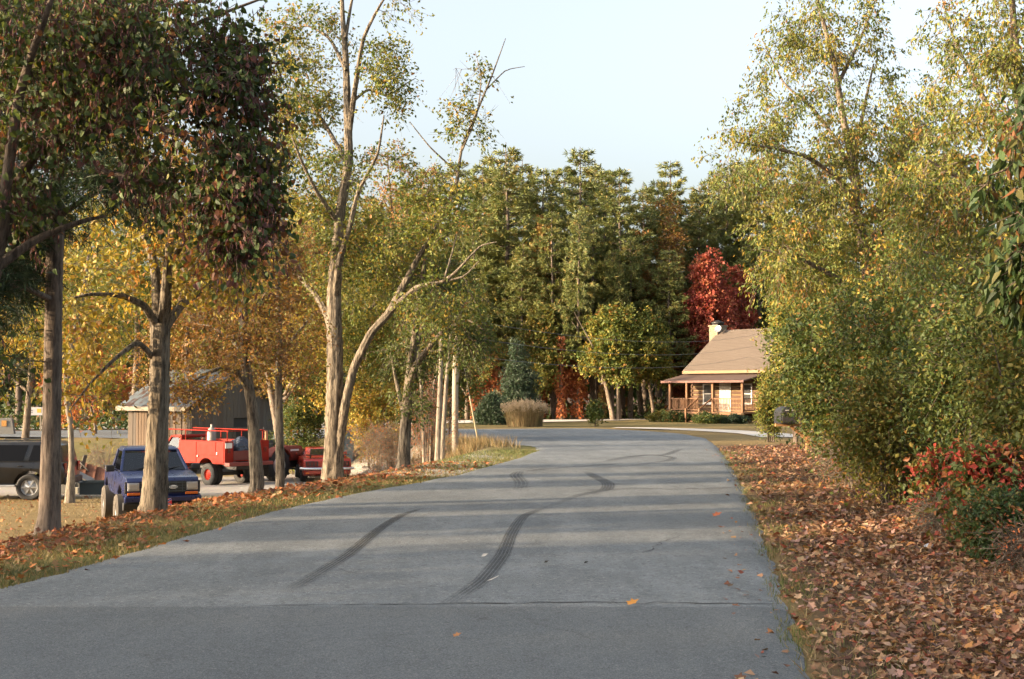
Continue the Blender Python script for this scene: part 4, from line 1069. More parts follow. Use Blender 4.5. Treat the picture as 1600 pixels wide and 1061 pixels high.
# ------------------------------------------------------------------ the right hand thicket
b = base_at(1372, 27)
Zc = 27.0
make_tree('cherry_tree', 'tall yellow green tree with drooping leaves against the sky on the right', 'tree', b,
    [[[*b, .22]] + px_limb(Zc, [(1374, 640, 0, 12), (1370, 560, 0, 11), (1362, 480, 0, 10), (1352, 400, 0, 9), (1338, 330, 0, 8), (1336, 270, 0, 7), (1318, 190, 0, 5.5), (1305, 110, 0, 4.5), (1288, 40, 0, 3.5), (1265, -40, 0, 2)]),
     px_limb(Zc, [(1338, 325, 0, 5.5), (1310, 280, -.5, 4.2), (1260, 245, -1, 3.2), (1210, 232, -1.4, 2.2), (1150, 222, -1.7, 1)]),
     px_limb(Zc, [(1336, 290, 0, 4.5), (1310, 225, .5, 3.6), (1270, 170, .9, 2.6), (1225, 130, 1.2, 1.6), (1190, 60, 1.4, .8)]),
     px_limb(Zc, [(1340, 320, 0, 4.5), (1336, 240, .6, 3.6), (1350, 170, 1, 2.6), (1365, 100, 1.2, 1.4)]),
     px_limb(Zc, [(1352, 400, 0, 5), (1390, 340, -.6, 4), (1430, 290, -1, 3), (1470, 250, -1.2, 1.6)]),
     px_limb(Zc, [(1310, 130, 0, 3.4), (1340, 70, .4, 2.4), (1365, 10, .6, 1.4)]),
     px_limb(Zc, [(1360, 470, 0, 5), (1300, 430, -.6, 4), (1240, 400, -1, 2.6), (1190, 390, -1.2, 1.2)])],
    px_blob(Zc, [(1290, 30, 0, 90, 70, 1.3, 1.0), (1230, 110, .6, 75, 60, 1.2, .75), (1345, 130, .4, 70, 70, 1.2, .7), (1150, 250, -1.2, 65, 45, 1.0, .5), (1250, 225, -.6, 85, 60, 1.3, .9), (1370, 270, -.2, 90, 80, 1.5, 1.2), (1290, 340, -.5, 100, 70, 1.4, 1.2), (1220, 330, -1, 70, 60, 1.1, .6), (1440, 260, -1, 70, 70, 1.2, .9), (1180, 190, -.8, 50, 50, 1, .35), (1410, 390, -.4, 90, 70, 1.3, 1), (1440, 180, -.3, 60, 60, 1.0, .6), (1390, 200, 0, 60, 50, 1.0, .5), (1300, 430, -.8, 90, 50, 1.2, .9), (1400, 470, -.8, 90, 50, 1.2, .9), (1230, 420, -1, 60, 50, 1.0, .5)]),
    n_attr=560, twigs=7, per=9, twig=.45, leaf=(.092, .042), droop=.55, pal='yellowgreen', shape='oval', bark='bark_grey', seed=101, hang=1.1, spread=.06)

Zu = 18.0
b = base_at(1610, Zu)
make_tree('cherry_tree', 'yellow green tree filling the top right corner', 'tree', b,
    [[[*b, .18]] + px_limb(Zu, [(1612, 760, 0, 17), (1615, 600, 0, 15), (1610, 420, 0, 13), (1600, 250, 0, 10), (1590, 120, 0, 7), (1580, -20, 0, 4)]),
     px_limb(Zu, [(1605, 300, 0, 7), (1560, 200, .5, 5), (1520, 120, .8, 3.4), (1490, 60, 1, 2), (1470, -10, 1, 1)]),
     px_limb(Zu, [(1608, 400, 0, 7), (1550, 330, -.4, 5), (1500, 280, -.6, 3), (1450, 250, -.8, 1.4)]),
     px_limb(Zu, [(1610, 470, 0, 6), (1540, 440, .6, 4.4), (1470, 400, .9, 3), (1420, 390, 1, 1.4)])],
    px_blob(Zu, [(1560, 30, .3, 90, 70, 1.2), (1520, 130, .5, 70, 60, 1.1), (1600, 160, 0, 80, 90, 1.2), (1520, 250, -.2, 80, 70, 1.1), (1460, 300, -.2, 70, 60, 1.0, .6), (1490, 400, .4, 90, 70, 1.2), (1510, 480, .2, 90, 50, 1.0, .8), (1580, 350, 0, 80, 90, 1.2), (1460, 40, .9, 24, 50, .4, .05)]),
    n_attr=420, twigs=7, per=9, twig=.36, leaf=(.076, .034), droop=.5, pal='yellowgreen', shape='oval', bark='bark_grey', seed=102, hang=1.0, spread=.05)

# nearest spray of big dark leaves at the right border
Zn = 8.6
b = base_at(1690, Zn)
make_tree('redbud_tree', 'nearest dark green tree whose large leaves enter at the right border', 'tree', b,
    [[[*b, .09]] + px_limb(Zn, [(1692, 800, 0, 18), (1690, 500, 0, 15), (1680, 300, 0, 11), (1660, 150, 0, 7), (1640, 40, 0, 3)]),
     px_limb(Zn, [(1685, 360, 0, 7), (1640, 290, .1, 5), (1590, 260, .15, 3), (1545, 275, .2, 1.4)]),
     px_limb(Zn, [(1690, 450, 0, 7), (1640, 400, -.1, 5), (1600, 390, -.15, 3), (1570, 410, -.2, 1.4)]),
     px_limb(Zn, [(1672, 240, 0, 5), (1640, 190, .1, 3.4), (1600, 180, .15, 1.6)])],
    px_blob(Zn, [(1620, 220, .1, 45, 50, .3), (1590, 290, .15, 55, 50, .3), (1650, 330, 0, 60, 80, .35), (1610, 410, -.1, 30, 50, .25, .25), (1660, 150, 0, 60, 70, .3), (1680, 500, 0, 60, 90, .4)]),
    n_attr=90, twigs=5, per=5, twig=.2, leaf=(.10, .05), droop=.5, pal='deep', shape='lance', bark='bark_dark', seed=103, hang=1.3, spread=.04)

def thicket(rows):
    for k, (name, label, px, Z, top, w, pal, dens, leaf, kw) in enumerate(rows):
        px_shrub(name, label, px, Z, top, w, pal, 200 + k, dens, leaf, **kw)
thicket([
    ('olive_shrub', 'tall yellow green bush in front of the right end of the cabin', 1258, 46, 410, 62, 'yellowgreen', 2.6, (.12, .075), dict(stems=10, twig=.55)),
    ('olive_shrub', 'sunlit low yellow bush below the mailbox at the roadside', 1203, 52, 596, 20, 'yellowgreen', 1.0, (.11, .06), dict(stems=9)),
    ('olive_shrub', 'gold green bush rising behind the mailbox', 1290, 40, 330, 85, 'yellowgreen', 2.6, (.11, .07), dict(stems=10, twig=.55, depth=2.0)),
    ('olive_shrub', 'olive bush behind the thicket, right of the tall cherry trunk', 1430, 34, 330, 110, 'olive', 2.6, (.11, .07), dict(stems=10, twig=.55, depth=2.2)),
    ('green_shrub', 'big shaded green bush leaning over the leaf covered verge', 1330, 23.5, 470, 85, 'green', 3.0, (.085, .055), dict(stems=12, twig=.6, depth=1.2)),
    ('green_shrub', 'green bush with arching twigs in the middle of the thicket', 1420, 19.5, 440, 95, 'green', 3.0, (.075, .045), dict(stems=12, twig=.55, depth=1.1)),
    ('green_shrub', 'dark green bush right of the arching bush', 1530, 16.5, 430, 100, 'green', 2.8, (.07, .04), dict(stems=12, twig=.5, depth=1.0)),
    ('green_shrub', 'low green bush under the arching twigs beside the verge', 1400, 18.6, 600, 95, 'olive', 2.0, (.07, .045), dict(stems=12, twig=.5, depth=.8)),
    ('olive_shrub', 'olive shrub against the right border above the red leaves', 1600, 14.2, 470, 80, 'olive', 2.2, (.065, .04), dict(stems=10, twig=.3, depth=.8)),
    ('red_sapling', 'scarlet and orange leaved sapling at the right border', 1560, 13.2, 700, 65, 'fire', .65, (.085, .055), dict(stems=9, twig=.25, depth=.5, hang=.3)),
    ('red_sapling', 'low red and green sapling beside the bare brush', 1480, 15.0, 715, 45, 'fire', .9, (.08, .05), dict(stems=8, twig=.25, depth=.5)),
    ('evergreen_shrub', 'dark evergreen shrub low at the right border below the red leaves', 1566, 12.2, 782, 55, 'deep', 1.5, (.05, .032), dict(stems=10, twig=.22, depth=.45)),
    ('olive_shrub', 'loose olive bush crowding the mailbox post', 1292, 33, 585, 22, 'olive', 1.0, (.09, .055), dict(stems=9, twig=.4)),
    ('bramble', 'bare brown twigs under the big shaded green bush', 1335, 21.5, 690, 60, 'rust', .9, (.04, .02), dict(per=1, twigs=9, twig=.5, stems=14, depth=.8, bark='bark_grey')),
    ('bramble', 'dry brown twigs in front of the red and green sapling', 1470, 14.3, 770, 45, 'rust', .7, (.04, .02), dict(per=1, twigs=9, twig=.35, stems=12, depth=.5, bark='bark_grey')),
    ('bramble', 'pale dry stems at the lower right border', 1610, 11.2, 820, 45, 'rust', .5, (.04, .02), dict(per=1, twigs=7, twig=.3, stems=9, depth=.4, bark='bark_dark')),
    ('olive_shrub', 'gold flecked bush high in the thicket behind the arching bush', 1470, 22.5, 300, 95, 'yellowgreen', 2.2, (.08, .05), dict(stems=10, twig=.6, depth=1.4)),
    ('green_shrub', 'green bush spilling toward the verge behind the mailbox', 1312, 29, 480, 50, 'green', 1.6, (.09, .055), dict(stems=10, twig=.6, depth=1.2)),
    ('deep_green_shrub', 'dark undergrowth deep inside the right thicket behind the arching bush', 1500, 25, 400, 140, 'deep', 2.0, (.12, .08), dict(stems=10, twig=.6, depth=2.0)),
])
# a leaning bare branch and a small red twig at the right border are part of the thicket
# ------------------------------------------------------------------ trees out of the frame that shade the near road
r_ = np.random.default_rng(300)
limbs, blobs = generic(10.5, 3.6, r_, 1, .18, .2)
shade = make_tree('shade_tree', 'unseen leafy tree added beyond the left border to shade the road', 'tree', (0, 0, 0), limbs, blobs, n_attr=330, twigs=6, per=8, twig=.8, leaf=(.17, .12), pal='olive', bark='bark_grey', seed=301, spread=.12, sides=8, group='unseen shade trees beyond the left border')
spots = [(-19, -1.5, 1.0, 1.0), (-24, -5.5, 1.0, 1.0), (-17, -7.0, .95, .95), (-30, -2.0, 1.05, 1.0), (-33, -8, 1.1, 1.05), (-22, 3.4, .55, .86),
         (-22, 5.95, .36, .88), (-22, 9.2, .34, .86), (-23, 11.3, .2, .8), (-22.5, 15.9, .26, .82), (-22, 18.4, .2, .78), (-25, 21.5, .22, .7)]  # unseen trees, spaced and narrowed so that sun streaks cross the road
for k, (x, y, s, sz) in enumerate(spots):
    o = shade if k == 0 else copy_tree(shade)
    o.location = tuple(on(x, y, -.03)); o.scale = (s, s, sz); o.rotation_euler = (0, 0, k * 1.9)

# ------------------------------------------------------------------ fallen leaves and grass
def scatter(n, ylo, yhi, side, d0, d1, r, power=1.0):
    y = ylo * (yhi / ylo) ** (r.random(n) ** power)
    d = d0 + (d1 - d0) * r.random(n)
    x = x_right(y) + d if side > 0 else x_left(y) - d
    return x, y, d
def leaf_sheet(name, label_kind, x, y, r, size, pal, shape, lift=.012):
    n = len(x)
    p = np.stack([x, y, H(x, y) + lift + np.abs(r.normal(0, .018, n))], -1)
    a = r.uniform(0, 6.283, n)
    d = np.stack([np.cos(a), np.sin(a), r.normal(0, .3, n)], -1)
    nr = unit(np.stack([r.normal(0, .32, n), r.normal(0, .32, n), np.ones(n)], -1))
    L_ = size * r.uniform(.55, 1.3, n)
    return leaf_mesh(p, d, nr, L_, L_ * r.uniform(.7, 1.0, n), shape, pick(pal, n, r), fold=r.uniform(-.1, .6, n), curl=r.uniform(-.45, .3, n))
r = np.random.default_rng(400)
def clumpy(x, y, s=1.0):
    return .5 + .25 * np.sin(x * 3.1 * s + 1.3 * np.sin(y * 1.7 * s)) + .25 * np.sin(y * 2.3 * s + 1.1 * np.sin(x * 2.9 * s))
parts = []
for n, y0, y1, sh, sz in ((7500, 5.4, 13, 'lobed', .066), (26000, 5.4, 17, 'oval', .055), (16000, 12, 46, 'oval', .085)):
    x, y, d = scatter(n, y0, y1, 1, -.45, 5.0, r)
    keep = r.random(n) < np.clip(.25 * (d > 0) + .03 + sm(.1, .8, d) * (.35 + .75 * clumpy(x, y)), 0, 1)
    parts.append(leaf_sheet('', '', x[keep], y[keep], r, sz, 'litter', sh))
V, Fs, Cc = cat3(parts)
tag(np_mesh('fallen_leaves', V, Fs, M['litter'], None, Cc, smooth=False), 'carpet of brown and red dead leaves along the right verge', 'leaf litter', kind='stuff')
parts = []
x, y, d = scatter(22000, 8.5, 31, -1, -.3, 4.2, r)
keep = r.random(len(x)) < np.clip(.03 + .12 * (d > .1) + sm(.4, 1.4, d) * (1 - .8 * sm(2.8, 4.4, d)) * (.3 + .9 * clumpy(x, y)) * (1 - .7 * sm(21, 28, y)), 0, 1)
near = y[keep] < 19
parts.append(leaf_sheet('', '', x[keep][near], y[keep][near], r, .07, 'litter_red', 'lobed'))
parts.append(leaf_sheet('', '', x[keep][~near], y[keep][~near], r, .085, 'litter_red', 'oval'))
x = r.uniform(-16, -6, 900); y = r.uniform(24, 40, 900)
parts.append(leaf_sheet('', '', x, y, r, .09, 'litter_red', 'oval'))
V, Fs, Cc = cat3(parts)
tag(np_mesh('fallen_leaves', V, Fs, M['litter'], None, Cc, smooth=False), 'band of orange dead leaves under the roadside trees on the left', 'leaf litter', kind='stuff')

def blades(x, y, r, h, w, pal, lean=.35, shape='spike'):
    n = len(x); p = np.stack([x, y, H(x, y) - .005], -1)
    d = unit(np.stack([r.normal(0, lean, n), r.normal(0, lean, n), np.ones(n)], -1))
    a = r.uniform(0, 6.28, n)
    return leaf_mesh(p, d, np.stack([np.cos(a), np.sin(a), .1 + 0 * a], -1), h * r.uniform(.5, 1.4, n), w * r.uniform(.6, 1.3, n), shape, pick(pal, n, r), 0, curl=r.uniform(0, .45, n))
parts = []
x, y, d = scatter(40000, 8.5, 34, -1, -.12, 2.2, r)
keep = r.random(len(x)) < np.clip((1 - sm(.6, 2.4, d)) * (.25 + .85 * clumpy(x, y, .8)), .05, 1)
parts.append(blades(x[keep], y[keep], r, .05, .008 * (1 + y[keep] * .03), 'verge'))
x, y, d = scatter(14000, 27, 41, -1, -.15, 4.2, r, .8)
parts.append(blades(x, y, r, .06, .016, 'grass'))
x, y, d = scatter(22000, 5.6, 40, 1, -.14, 1.2, r)
keep = r.random(len(x)) < np.clip((1 - sm(.3, 1.15, d)) * (clumpy(x, y, 1.3) * 1.5 - .35), .03, 1)
parts.append(blades(x[keep], y[keep], r, .06, .006 * (1 + y[keep] * .03), 'grass'))
V, Fs, Cc = cat3(parts)
tag(np_mesh('grass', V, Fs, M['blade'], None, Cc, smooth=False), 'short green grass along both edges of the road', 'grass', kind='stuff')
parts = []
x, y, d = scatter(9000, 5.6, 30, 1, -.05, 3.5, r, 1.2)
parts.append(blades(x, y, r, .10, .006 * (1 + y * .03), 'drygrass', .8))
c0 = ground(711, 712)
x = c0[0] + r.normal(-.6, 1.5, 7000); y = c0[1] + r.normal(0, 2.0, 7000)
k = (x_left(y) - x) > .5
parts.append(blades(x[k], y[k], r, .38, .022, 'drygrass', .3))
x = r.uniform(-17, -3.5, 10000); y = r.uniform(20, 40, 10000)
k = (x_left(y) - x) > 2.5
parts.append(blades(x[k], y[k], r, .07, .018, 'drygrass', .6))
x, y, d = scatter(9000, 9, 28, -1, .4, 4.0, r)
parts.append(blades(x, y, r, .08, .010, 'drygrass', .6))
V, Fs, Cc = cat3(parts)
tag(np_mesh('dry_grass', V, Fs, M['blade'], None, Cc, smooth=False), 'dry tan grass in the yard and among the dead leaves', 'dry grass', kind='stuff')

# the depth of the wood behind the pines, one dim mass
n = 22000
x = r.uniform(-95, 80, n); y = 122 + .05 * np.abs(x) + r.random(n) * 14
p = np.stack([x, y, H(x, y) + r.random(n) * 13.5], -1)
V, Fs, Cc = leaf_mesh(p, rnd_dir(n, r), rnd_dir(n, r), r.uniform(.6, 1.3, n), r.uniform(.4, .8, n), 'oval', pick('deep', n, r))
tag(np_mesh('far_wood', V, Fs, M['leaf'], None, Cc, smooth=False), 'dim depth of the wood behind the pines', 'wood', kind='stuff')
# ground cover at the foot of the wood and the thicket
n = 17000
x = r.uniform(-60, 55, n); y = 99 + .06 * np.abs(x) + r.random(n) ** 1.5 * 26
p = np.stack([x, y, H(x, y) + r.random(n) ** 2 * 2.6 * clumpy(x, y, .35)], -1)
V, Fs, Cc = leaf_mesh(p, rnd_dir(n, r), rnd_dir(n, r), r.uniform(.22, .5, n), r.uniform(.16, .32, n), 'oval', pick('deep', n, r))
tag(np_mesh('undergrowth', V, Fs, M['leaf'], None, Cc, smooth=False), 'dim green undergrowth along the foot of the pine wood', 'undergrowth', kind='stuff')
n = 9000
y = 11 * (45 / 11) ** r.random(n); x = x_right(y) + 2.7 + r.random(n) ** 1.3 * 3.5
p = np.stack([x, y, H(x, y) + r.random(n) ** 1.6 * .6], -1)
V, Fs, Cc = leaf_mesh(p, rnd_dir(n, r), rnd_dir(n, r), r.uniform(.05, .1, n), r.uniform(.03, .06, n), 'oval', pick('olive', n, r))
tag(np_mesh('undergrowth', V, Fs, M['leaf'], None, Cc, smooth=False), 'low mixed undergrowth at the foot of the right thicket', 'undergrowth', kind='stuff')

def road_leaf(px, py, size, col, label, name='fallen_leaf', cat='leaf', shape='lobed', w=.8):
    c = hit(px, py, zroad)
    V, Fs, Cc = leaf_mesh(np.array([[0, 0, .012]]), np.array([[.9, .3, .1]]), np.array([[.1, -.3, 1.0]]), size, size * w, shape, np.array([col]), .35, curl=-.3)
    o = np_mesh(name, V, Fs, M['litter'], None, Cc, False); o.location = (c[0], c[1], c[2] + .028)
    tag(o, label, cat)
road_leaf(980, 953, .10, (.42, .20, .05), 'orange dead leaf lying by the joint in the near road')
road_leaf(1114, 811, .13, (.42, .13, .06), 'reddish leaf on the road near the right edge')
road_leaf(912, 887, .05, (.03, .03, .03), 'dark scrap on the road right of the broad skid mark', 'scrap', 'scrap', 'oval')
road_leaf(850, 886, .05, (.04, .035, .03), 'small dark scrap close to the broad skid mark', 'scrap', 'scrap', 'oval')
road_leaf(760, 915, .12, (.55, .53, .5), 'thin pale twig lying on the broad skid mark', 'twig', 'twig', 'lance', .12)
road_leaf(752, 876, .07, (.4, .38, .36), 'pale scrap left of the broad skid mark', 'scrap', 'scrap', 'oval')
road_leaf(1137, 924, .06, (.10, .07, .05), 'brown leaf on the near road by the right edge')
road_leaf(708, 1004, .06, (.30, .15, .07), 'small brown leaf low in the middle of the near road')

# ------------------------------------------------------------------ made things: materials
M['blue_paint'] = plain('blue_car_paint', (0.005, 0.011, 0.055), 0.3, 0.0, .25, 3, coat=.15)
M['dark_paint'] = plain('charcoal_car_paint', (0.010, 0.009, 0.009), 0.35, 0.2, .2, 3, coat=.4)
M['red_paint'] = plain('faded_red_paint', (0.21, 0.014, 0.006), 0.6, 0.0, .18, 5, spec=.15)
M['coupe_paint'] = plain('orange_red_car_paint', (0.36, 0.028, 0.014), 0.3, 0.05, .1, 4, coat=.7)
M['tractor_red'] = plain('weathered_orange_red', (0.18, 0.028, 0.014), 0.65, 0, .25, 8)
M['black'] = plain('black_plastic', (0.016, 0.016, 0.017), 0.55, var=.3)
M['rubber'] = plain('tyre_rubber', (0.022, 0.021, 0.02), 0.85, var=.35, scale=20)
M['dusty_rubber'] = plain('dusty_tyre_rubber', (0.075, 0.062, 0.048), 0.9, var=.35, scale=14)
M['chrome'] = plain('chrome', (0.75, 0.75, 0.75), 0.18, 1.0, .08)
M['steel'] = plain('dull_steel', (0.42, 0.42, 0.42), 0.42, .8, .15)
M['lamp'] = plain('headlamp_glass', (0.36, 0.35, 0.32), 0.15, .2, .12, 20)
M['amber_lens'] = plain('amber_lens', (0.60, 0.13, 0.02), 0.25, 0, .1)
M['red_lens'] = plain('red_lens', (0.10, 0.008, 0.008), 0.2, 0, .15)
M['white'] = plain('white_paint', (0.55, 0.53, 0.5), 0.6, 0, .08)
M['tarp'] = plain('dark_blue_tarp', (0.025, 0.035, 0.055), 0.5, 0, .4, 12, bmp=.02)
M['bluegrey'] = plain('blue_grey_sheet', (0.10, 0.15, 0.19), 0.55, .1, .15, 4)
M['concrete'] = plain('concrete_block', (0.2, 0.19, 0.17), 0.95, 0, .25, 9, bmp=.01)
M['slate'] = plain('dark_bin', (0.05, 0.065, 0.07), 0.7, 0, .2)
M['rust'] = plain('rusty_sheet', (0.17, 0.07, 0.04), 0.85, .2, .45, 7)
M['brick'] = plain('brick_face', (0.30, 0.16, 0.09), 0.9, 0, .3, 5)
M['seat'] = plain('seat_cloth', (0.06, 0.06, 0.065), 0.9)
M['shingle'] = plain('brown_shingle', (0.112, 0.086, 0.066), 0.9, 0, .18, 40, bmp=.01)
M['porch_roof'] = plain('porch_shingle', (0.085, 0.05, 0.036), 0.85, 0, .2, 30)
M['cedarwood'] = plain('stained_wood', (0.17, 0.08, 0.034), 0.75, 0, .25, 12)
M['fascia'] = plain('honey_fascia', (0.20, 0.10, 0.036), 0.6, 0, .15, 8)
M['log'] = plain('dark_log', (0.085, 0.04, 0.018), 0.75, 0, .35, 10)
M['chink'] = plain('log_chinking', (0.23, 0.155, 0.075), 0.9, 0, .12, 10)
M['stone'] = plain('cream_stone', (0.22, 0.175, 0.115), 0.9, 0, .22, 5, bmp=.01)
M['pole'] = plain('pale_pole_wood', (0.30, 0.25, 0.185), 0.9, 0, .2, 9)
M['yellowed'] = plain('pale_guard', (0.42, 0.34, 0.21), 0.6, 0, .1)
M['wire'] = plain('wire', (0.16, 0.15, 0.15), 0.6, .3)
M['paper'] = plain('crumpled_paper', (0.6, 0.62, 0.66), 0.8, 0, .08, 15)
M['rawwood'] = plain('raw_lumber', (0.30, 0.15, 0.06), 0.8, 0, .2, 9)

def glass_mat(name, tint, clear):
    m, nt, bs = new_mat(name)
    nt.nodes.remove(bs)
    t = nt.nodes.new('ShaderNodeBsdfTransparent'); t.inputs[0].default_value = (*tint, 1)
    g = nt.nodes.new('ShaderNodeBsdfGlossy'); g.inputs['Roughness'].default_value = 0.03
    fr = nt.nodes.new('ShaderNodeFresnel'); fr.inputs[0].default_value = 1.5
    cl = node(nt, 'ShaderNodeMath', operation='ADD'); nt.links.new(fr.outputs[0], cl.inputs[0]); cl.inputs[1].default_value = clear
    mx = nt.nodes.new('ShaderNodeMixShader'); nt.links.new(cl.outputs[0], mx.inputs[0]); nt.links.new(t.outputs[0], mx.inputs[1]); nt.links.new(g.outputs[0], mx.inputs[2])
    nt.links.new(mx.outputs[0], nt.nodes['Material Output'].inputs['Surface'])
    return m
M['glass'] = glass_mat('window_glass', (.8, .86, .86), .03)
M['tinted'] = glass_mat('tinted_glass', (.06, .06, .065), .02)

def boards_mat(name, c0, c1, c2):
    m, nt, bs = new_mat(name)
    co = coords(nt, 'Object', (8, 8, .9)); f = noise(nt, co, 2.2, 6, .7)
    oi = nt.nodes.new('ShaderNodeObjectInfo')
    c = mixc(nt, f, c0, c1); c = mixc(nt, ramp(nt, oi.outputs['Random'], [(0.3, 0.0), (0.9, .75)]).outputs[0], c, c2)
    nt.links.new(c, bs.inputs['Base Color']); bs.inputs['Roughness'].default_value = .9
    bump(nt, bs, f, .6, .01)
    return m
M['barnwood'] = boards_mat('old_barn_boards', (.035, .025, .018), (.15, .095, .055), (.06, .053, .046))
M['barngrey'] = boards_mat('grey_barn_boards', (.05, .048, .046), (.17, .16, .15), (.09, .075, .065))
def metal_roof():
    m, nt, bs = new_mat('old_tin_roof')
    f = noise(nt, coords(nt, 'Object', (1.2, 1.2, .35)), 2.0, 5, .65)
    oi = nt.nodes.new('ShaderNodeObjectInfo')
    a = node(nt, 'ShaderNodeMath', operation='MULTIPLY_ADD'); nt.links.new(oi.outputs['Random'], a.inputs[0]); a.inputs[1].default_value = .28; nt.links.new(f, a.inputs[2])
    c = mixc(nt, ramp(nt, a.outputs[0], [(.66, 0.0), (.76, 1.0)]).outputs[0], (.13, .155, .17), (.075, .04, .028))
    nt.links.new(c, bs.inputs['Base Color']); bs.inputs['Metallic'].default_value = .35; bs.inputs['Roughness'].default_value = .5
    return m
M['tin'] = metal_roof()

# ------------------------------------------------------------------ vehicles
def arch(cx, cz, r, zb, n=9):
    a0 = math.asin(max(-1, min(1, (zb - cz) / r)))
    return [(cx + r * math.cos(t), cz + r * math.sin(t)) for t in np.linspace(math.pi - a0, a0, n)]
def wheel(parent, x, y, r, w, rim='steel', tyre='rubber', rimr=.6, spokes=0, lugs=0):
    side = 1 if y > 0 else -1
    mb = MB(); h = w / 2
    mb.lathe([(-h * .8, r * rimr), (-h, r * .72), (-h, r * .9), (-h * .72, r), (h * .72, r), (h, r * .9), (h, r * .72), (h * .8, r * rimr), (-h * .8, r * rimr)], (x, y, r), 'Y', 28)
    for k in range(lugs):
        a = 2 * math.pi * k / lugs
        mb.box((x + r * 1.0 * math.cos(a), y + (w * .2 if k % 2 else -w * .2), r + r * 1.0 * math.sin(a)), (.09, w * .55, .07), 0, math.pi / 2 - a)
    t = mb.build('wheel', M[tyre], parent, smooth=40)
    m2 = MB(); f = side
    m2.lathe([(f * h * .75, r * rimr), (f * h * .55, r * rimr * .92), (f * h * .25, r * rimr * .8), (f * h * .35, r * rimr * .45), (f * h * .62, r * rimr * .25), (f * h * .62, 0.001)], (x, y, r), 'Y', 20)
    for k in range(spokes):
        a = 2 * math.pi * k / spokes
        m2.box((x + r * rimr * .6 * math.cos(a), y + f * h * .5, r + r * rimr * .6 * math.sin(a)), (r * rimr * .72, .04, r * .13), 0, -a)
    m2.build('rim', M[rim], t, smooth=40)
    return t
def pane(parent, name, pts, mat, thick=.012):
    """flat quad pane with thickness from four 3D corners"""
    P = [Vector(p) for p in pts]; n = (P[1] - P[0]).cross(P[2] - P[0]).normalized() * thick
    mb = MB(); k = len(P)
    mb.add([*P, *[p - n for p in P]], [tuple(range(k)), tuple(range(2 * k - 1, k - 1, -1))] + [(i, (i + 1) % k, (i + 1) % k + k, i + k) for i in range(k)])
    return mb.build(name, mat, parent)

# --- blue pickup
c = np.array([pix(246, 800, 30.0)[0] - .3, 30.4]); c = on(c[0], c[1])
hd = math.atan2(-math.cos(R(23)), math.sin(R(23)))
pk = thing('pickup_truck', 'lifted dark blue pickup facing the road behind a pale tree trunk', 'pickup', c, hd)
lo = [(2.16, .66), (2.22, .78), (2.24, 1.12), (2.14, 1.19), (1.5, 1.235), (.86, 1.27), (-.9, 1.27), (-.92, 1.25), (-2.25, 1.25), (-2.27, .72)] + arch(-1.40, .5, .50, .70)[::1] + arch(1.42, .5, .50, .70)
lo = lo[:10] + [(-2.2, .70)] + arch(-1.40, .5, .50, .70) + arch(1.42, .5, .50, .70)
MB().prism(lo, -.84, .84, lambda x, z: (1.0 if .8 < z < 1.1 else .965) * (1 - .045 * max(0, (x - 1.5) / .7))).build('body', M['blue_paint'], pk, .025, smooth=35)
MB().prism([(.18, 1.72), (.02, 1.775), (-.75, 1.785), (-.92, 1.74), (-.92, 1.69), (.16, 1.685)], -.64, .64, lambda x, z: 1 if z < 1.74 else .93).build('roof', M['blue_paint'], pk, .015, smooth=40)
for s in (-1, 1):
    MB().bar((.84, .74 * s, 1.26), (.14, .61 * s, 1.71), .06, .05).build('pillar', M['blue_paint'], pk, .01)
    MB().bar((-.88, .74 * s, 1.26), (-.86, .61 * s, 1.71), .07, .16).build('pillar', M['blue_paint'], pk, .01)
    pane(pk, 'side_window', [(.78, .735 * s, 1.27), (-.8, .735 * s, 1.27), (-.78, .615 * s, 1.69), (.14, .615 * s, 1.69)], M['glass'])
    MB().box((.62, .97 * s, 1.33), (.10, .20, .15)).build('mirror', M['black'], pk, .03)
    MB().bar((.62, .80 * s, 1.28), (.62, .90 * s, 1.31), .03).build('mirror_arm', M['black'], pk)
    h_ = MB().box((2.245, .63 * s, 1.0), (.04, .21, .14)).build('headlight', M['lamp'], pk, .015)
    MB().box((2.235, .63 * s, 1.0), (.035, .25, .18)).build('headlight_bezel', M['steel'], h_, .01)
    MB().box((2.235, .62 * s, .845), (.04, .27, .06)).build('turn_signal', M['amber_lens'], pk, .01)
    wheel(pk, 1.42, .80 * s, .40, .27, 'steel', 'dusty_rubber', .52)
    wheel(pk, -1.40, .80 * s, .40, .27, 'steel', 'dusty_rubber', .52)
    MB().bar((.90, .35 * s - .25, 1.285), (.70, .35 * s + .25, 1.345), .015).build('wiper', M['black'], pk)
pane(pk, 'windshield', [(.83, -.71, 1.275), (.83, .71, 1.275), (.15, .59, 1.69), (.15, -.59, 1.69)], M['glass'])
pane(pk, 'rear_window', [(-.90, -.66, 1.28), (-.90, .66, 1.28), (-.88, .58, 1.69), (-.88, -.58, 1.69)], M['glass'])
MB().box((-.35, 0, 1.22), (.2, 1.25, .5), 0, R(-12)).build('seat', M['seat'], pk, .05)
MB().lathe([(-.015, .16), (.0, .19), (.015, .16), (-.015, .16)], (.35, .36, 1.27), 'X', 20).build('steering_wheel', M['black'], pk)
g = MB().box((2.225, 0, .985), (.04, 1.0, .25)).build('grille', M['black'], pk, .01)
for k in range(4): MB().box((2.25, 0, .895 + k * .06), (.02, .98, .012)).build('grille_bar', M['steel'] if k == 9 else M['slate'], g)
for k in range(7): MB().box((2.252, -.42 + k * .14, .985), (.02, .012, .22)).build('grille_bar', M['slate'], g)
MB().box((2.20, 0, .985), (.05, 1.62, .26)).build('grille_surround', M['black'], pk, .01)
e = MB(); e.lathe([(-.008, .001), (-.008, .1), (.008, .1), (.01, .09), (.01, .001)], (0, 0, 0), 'X', 24)
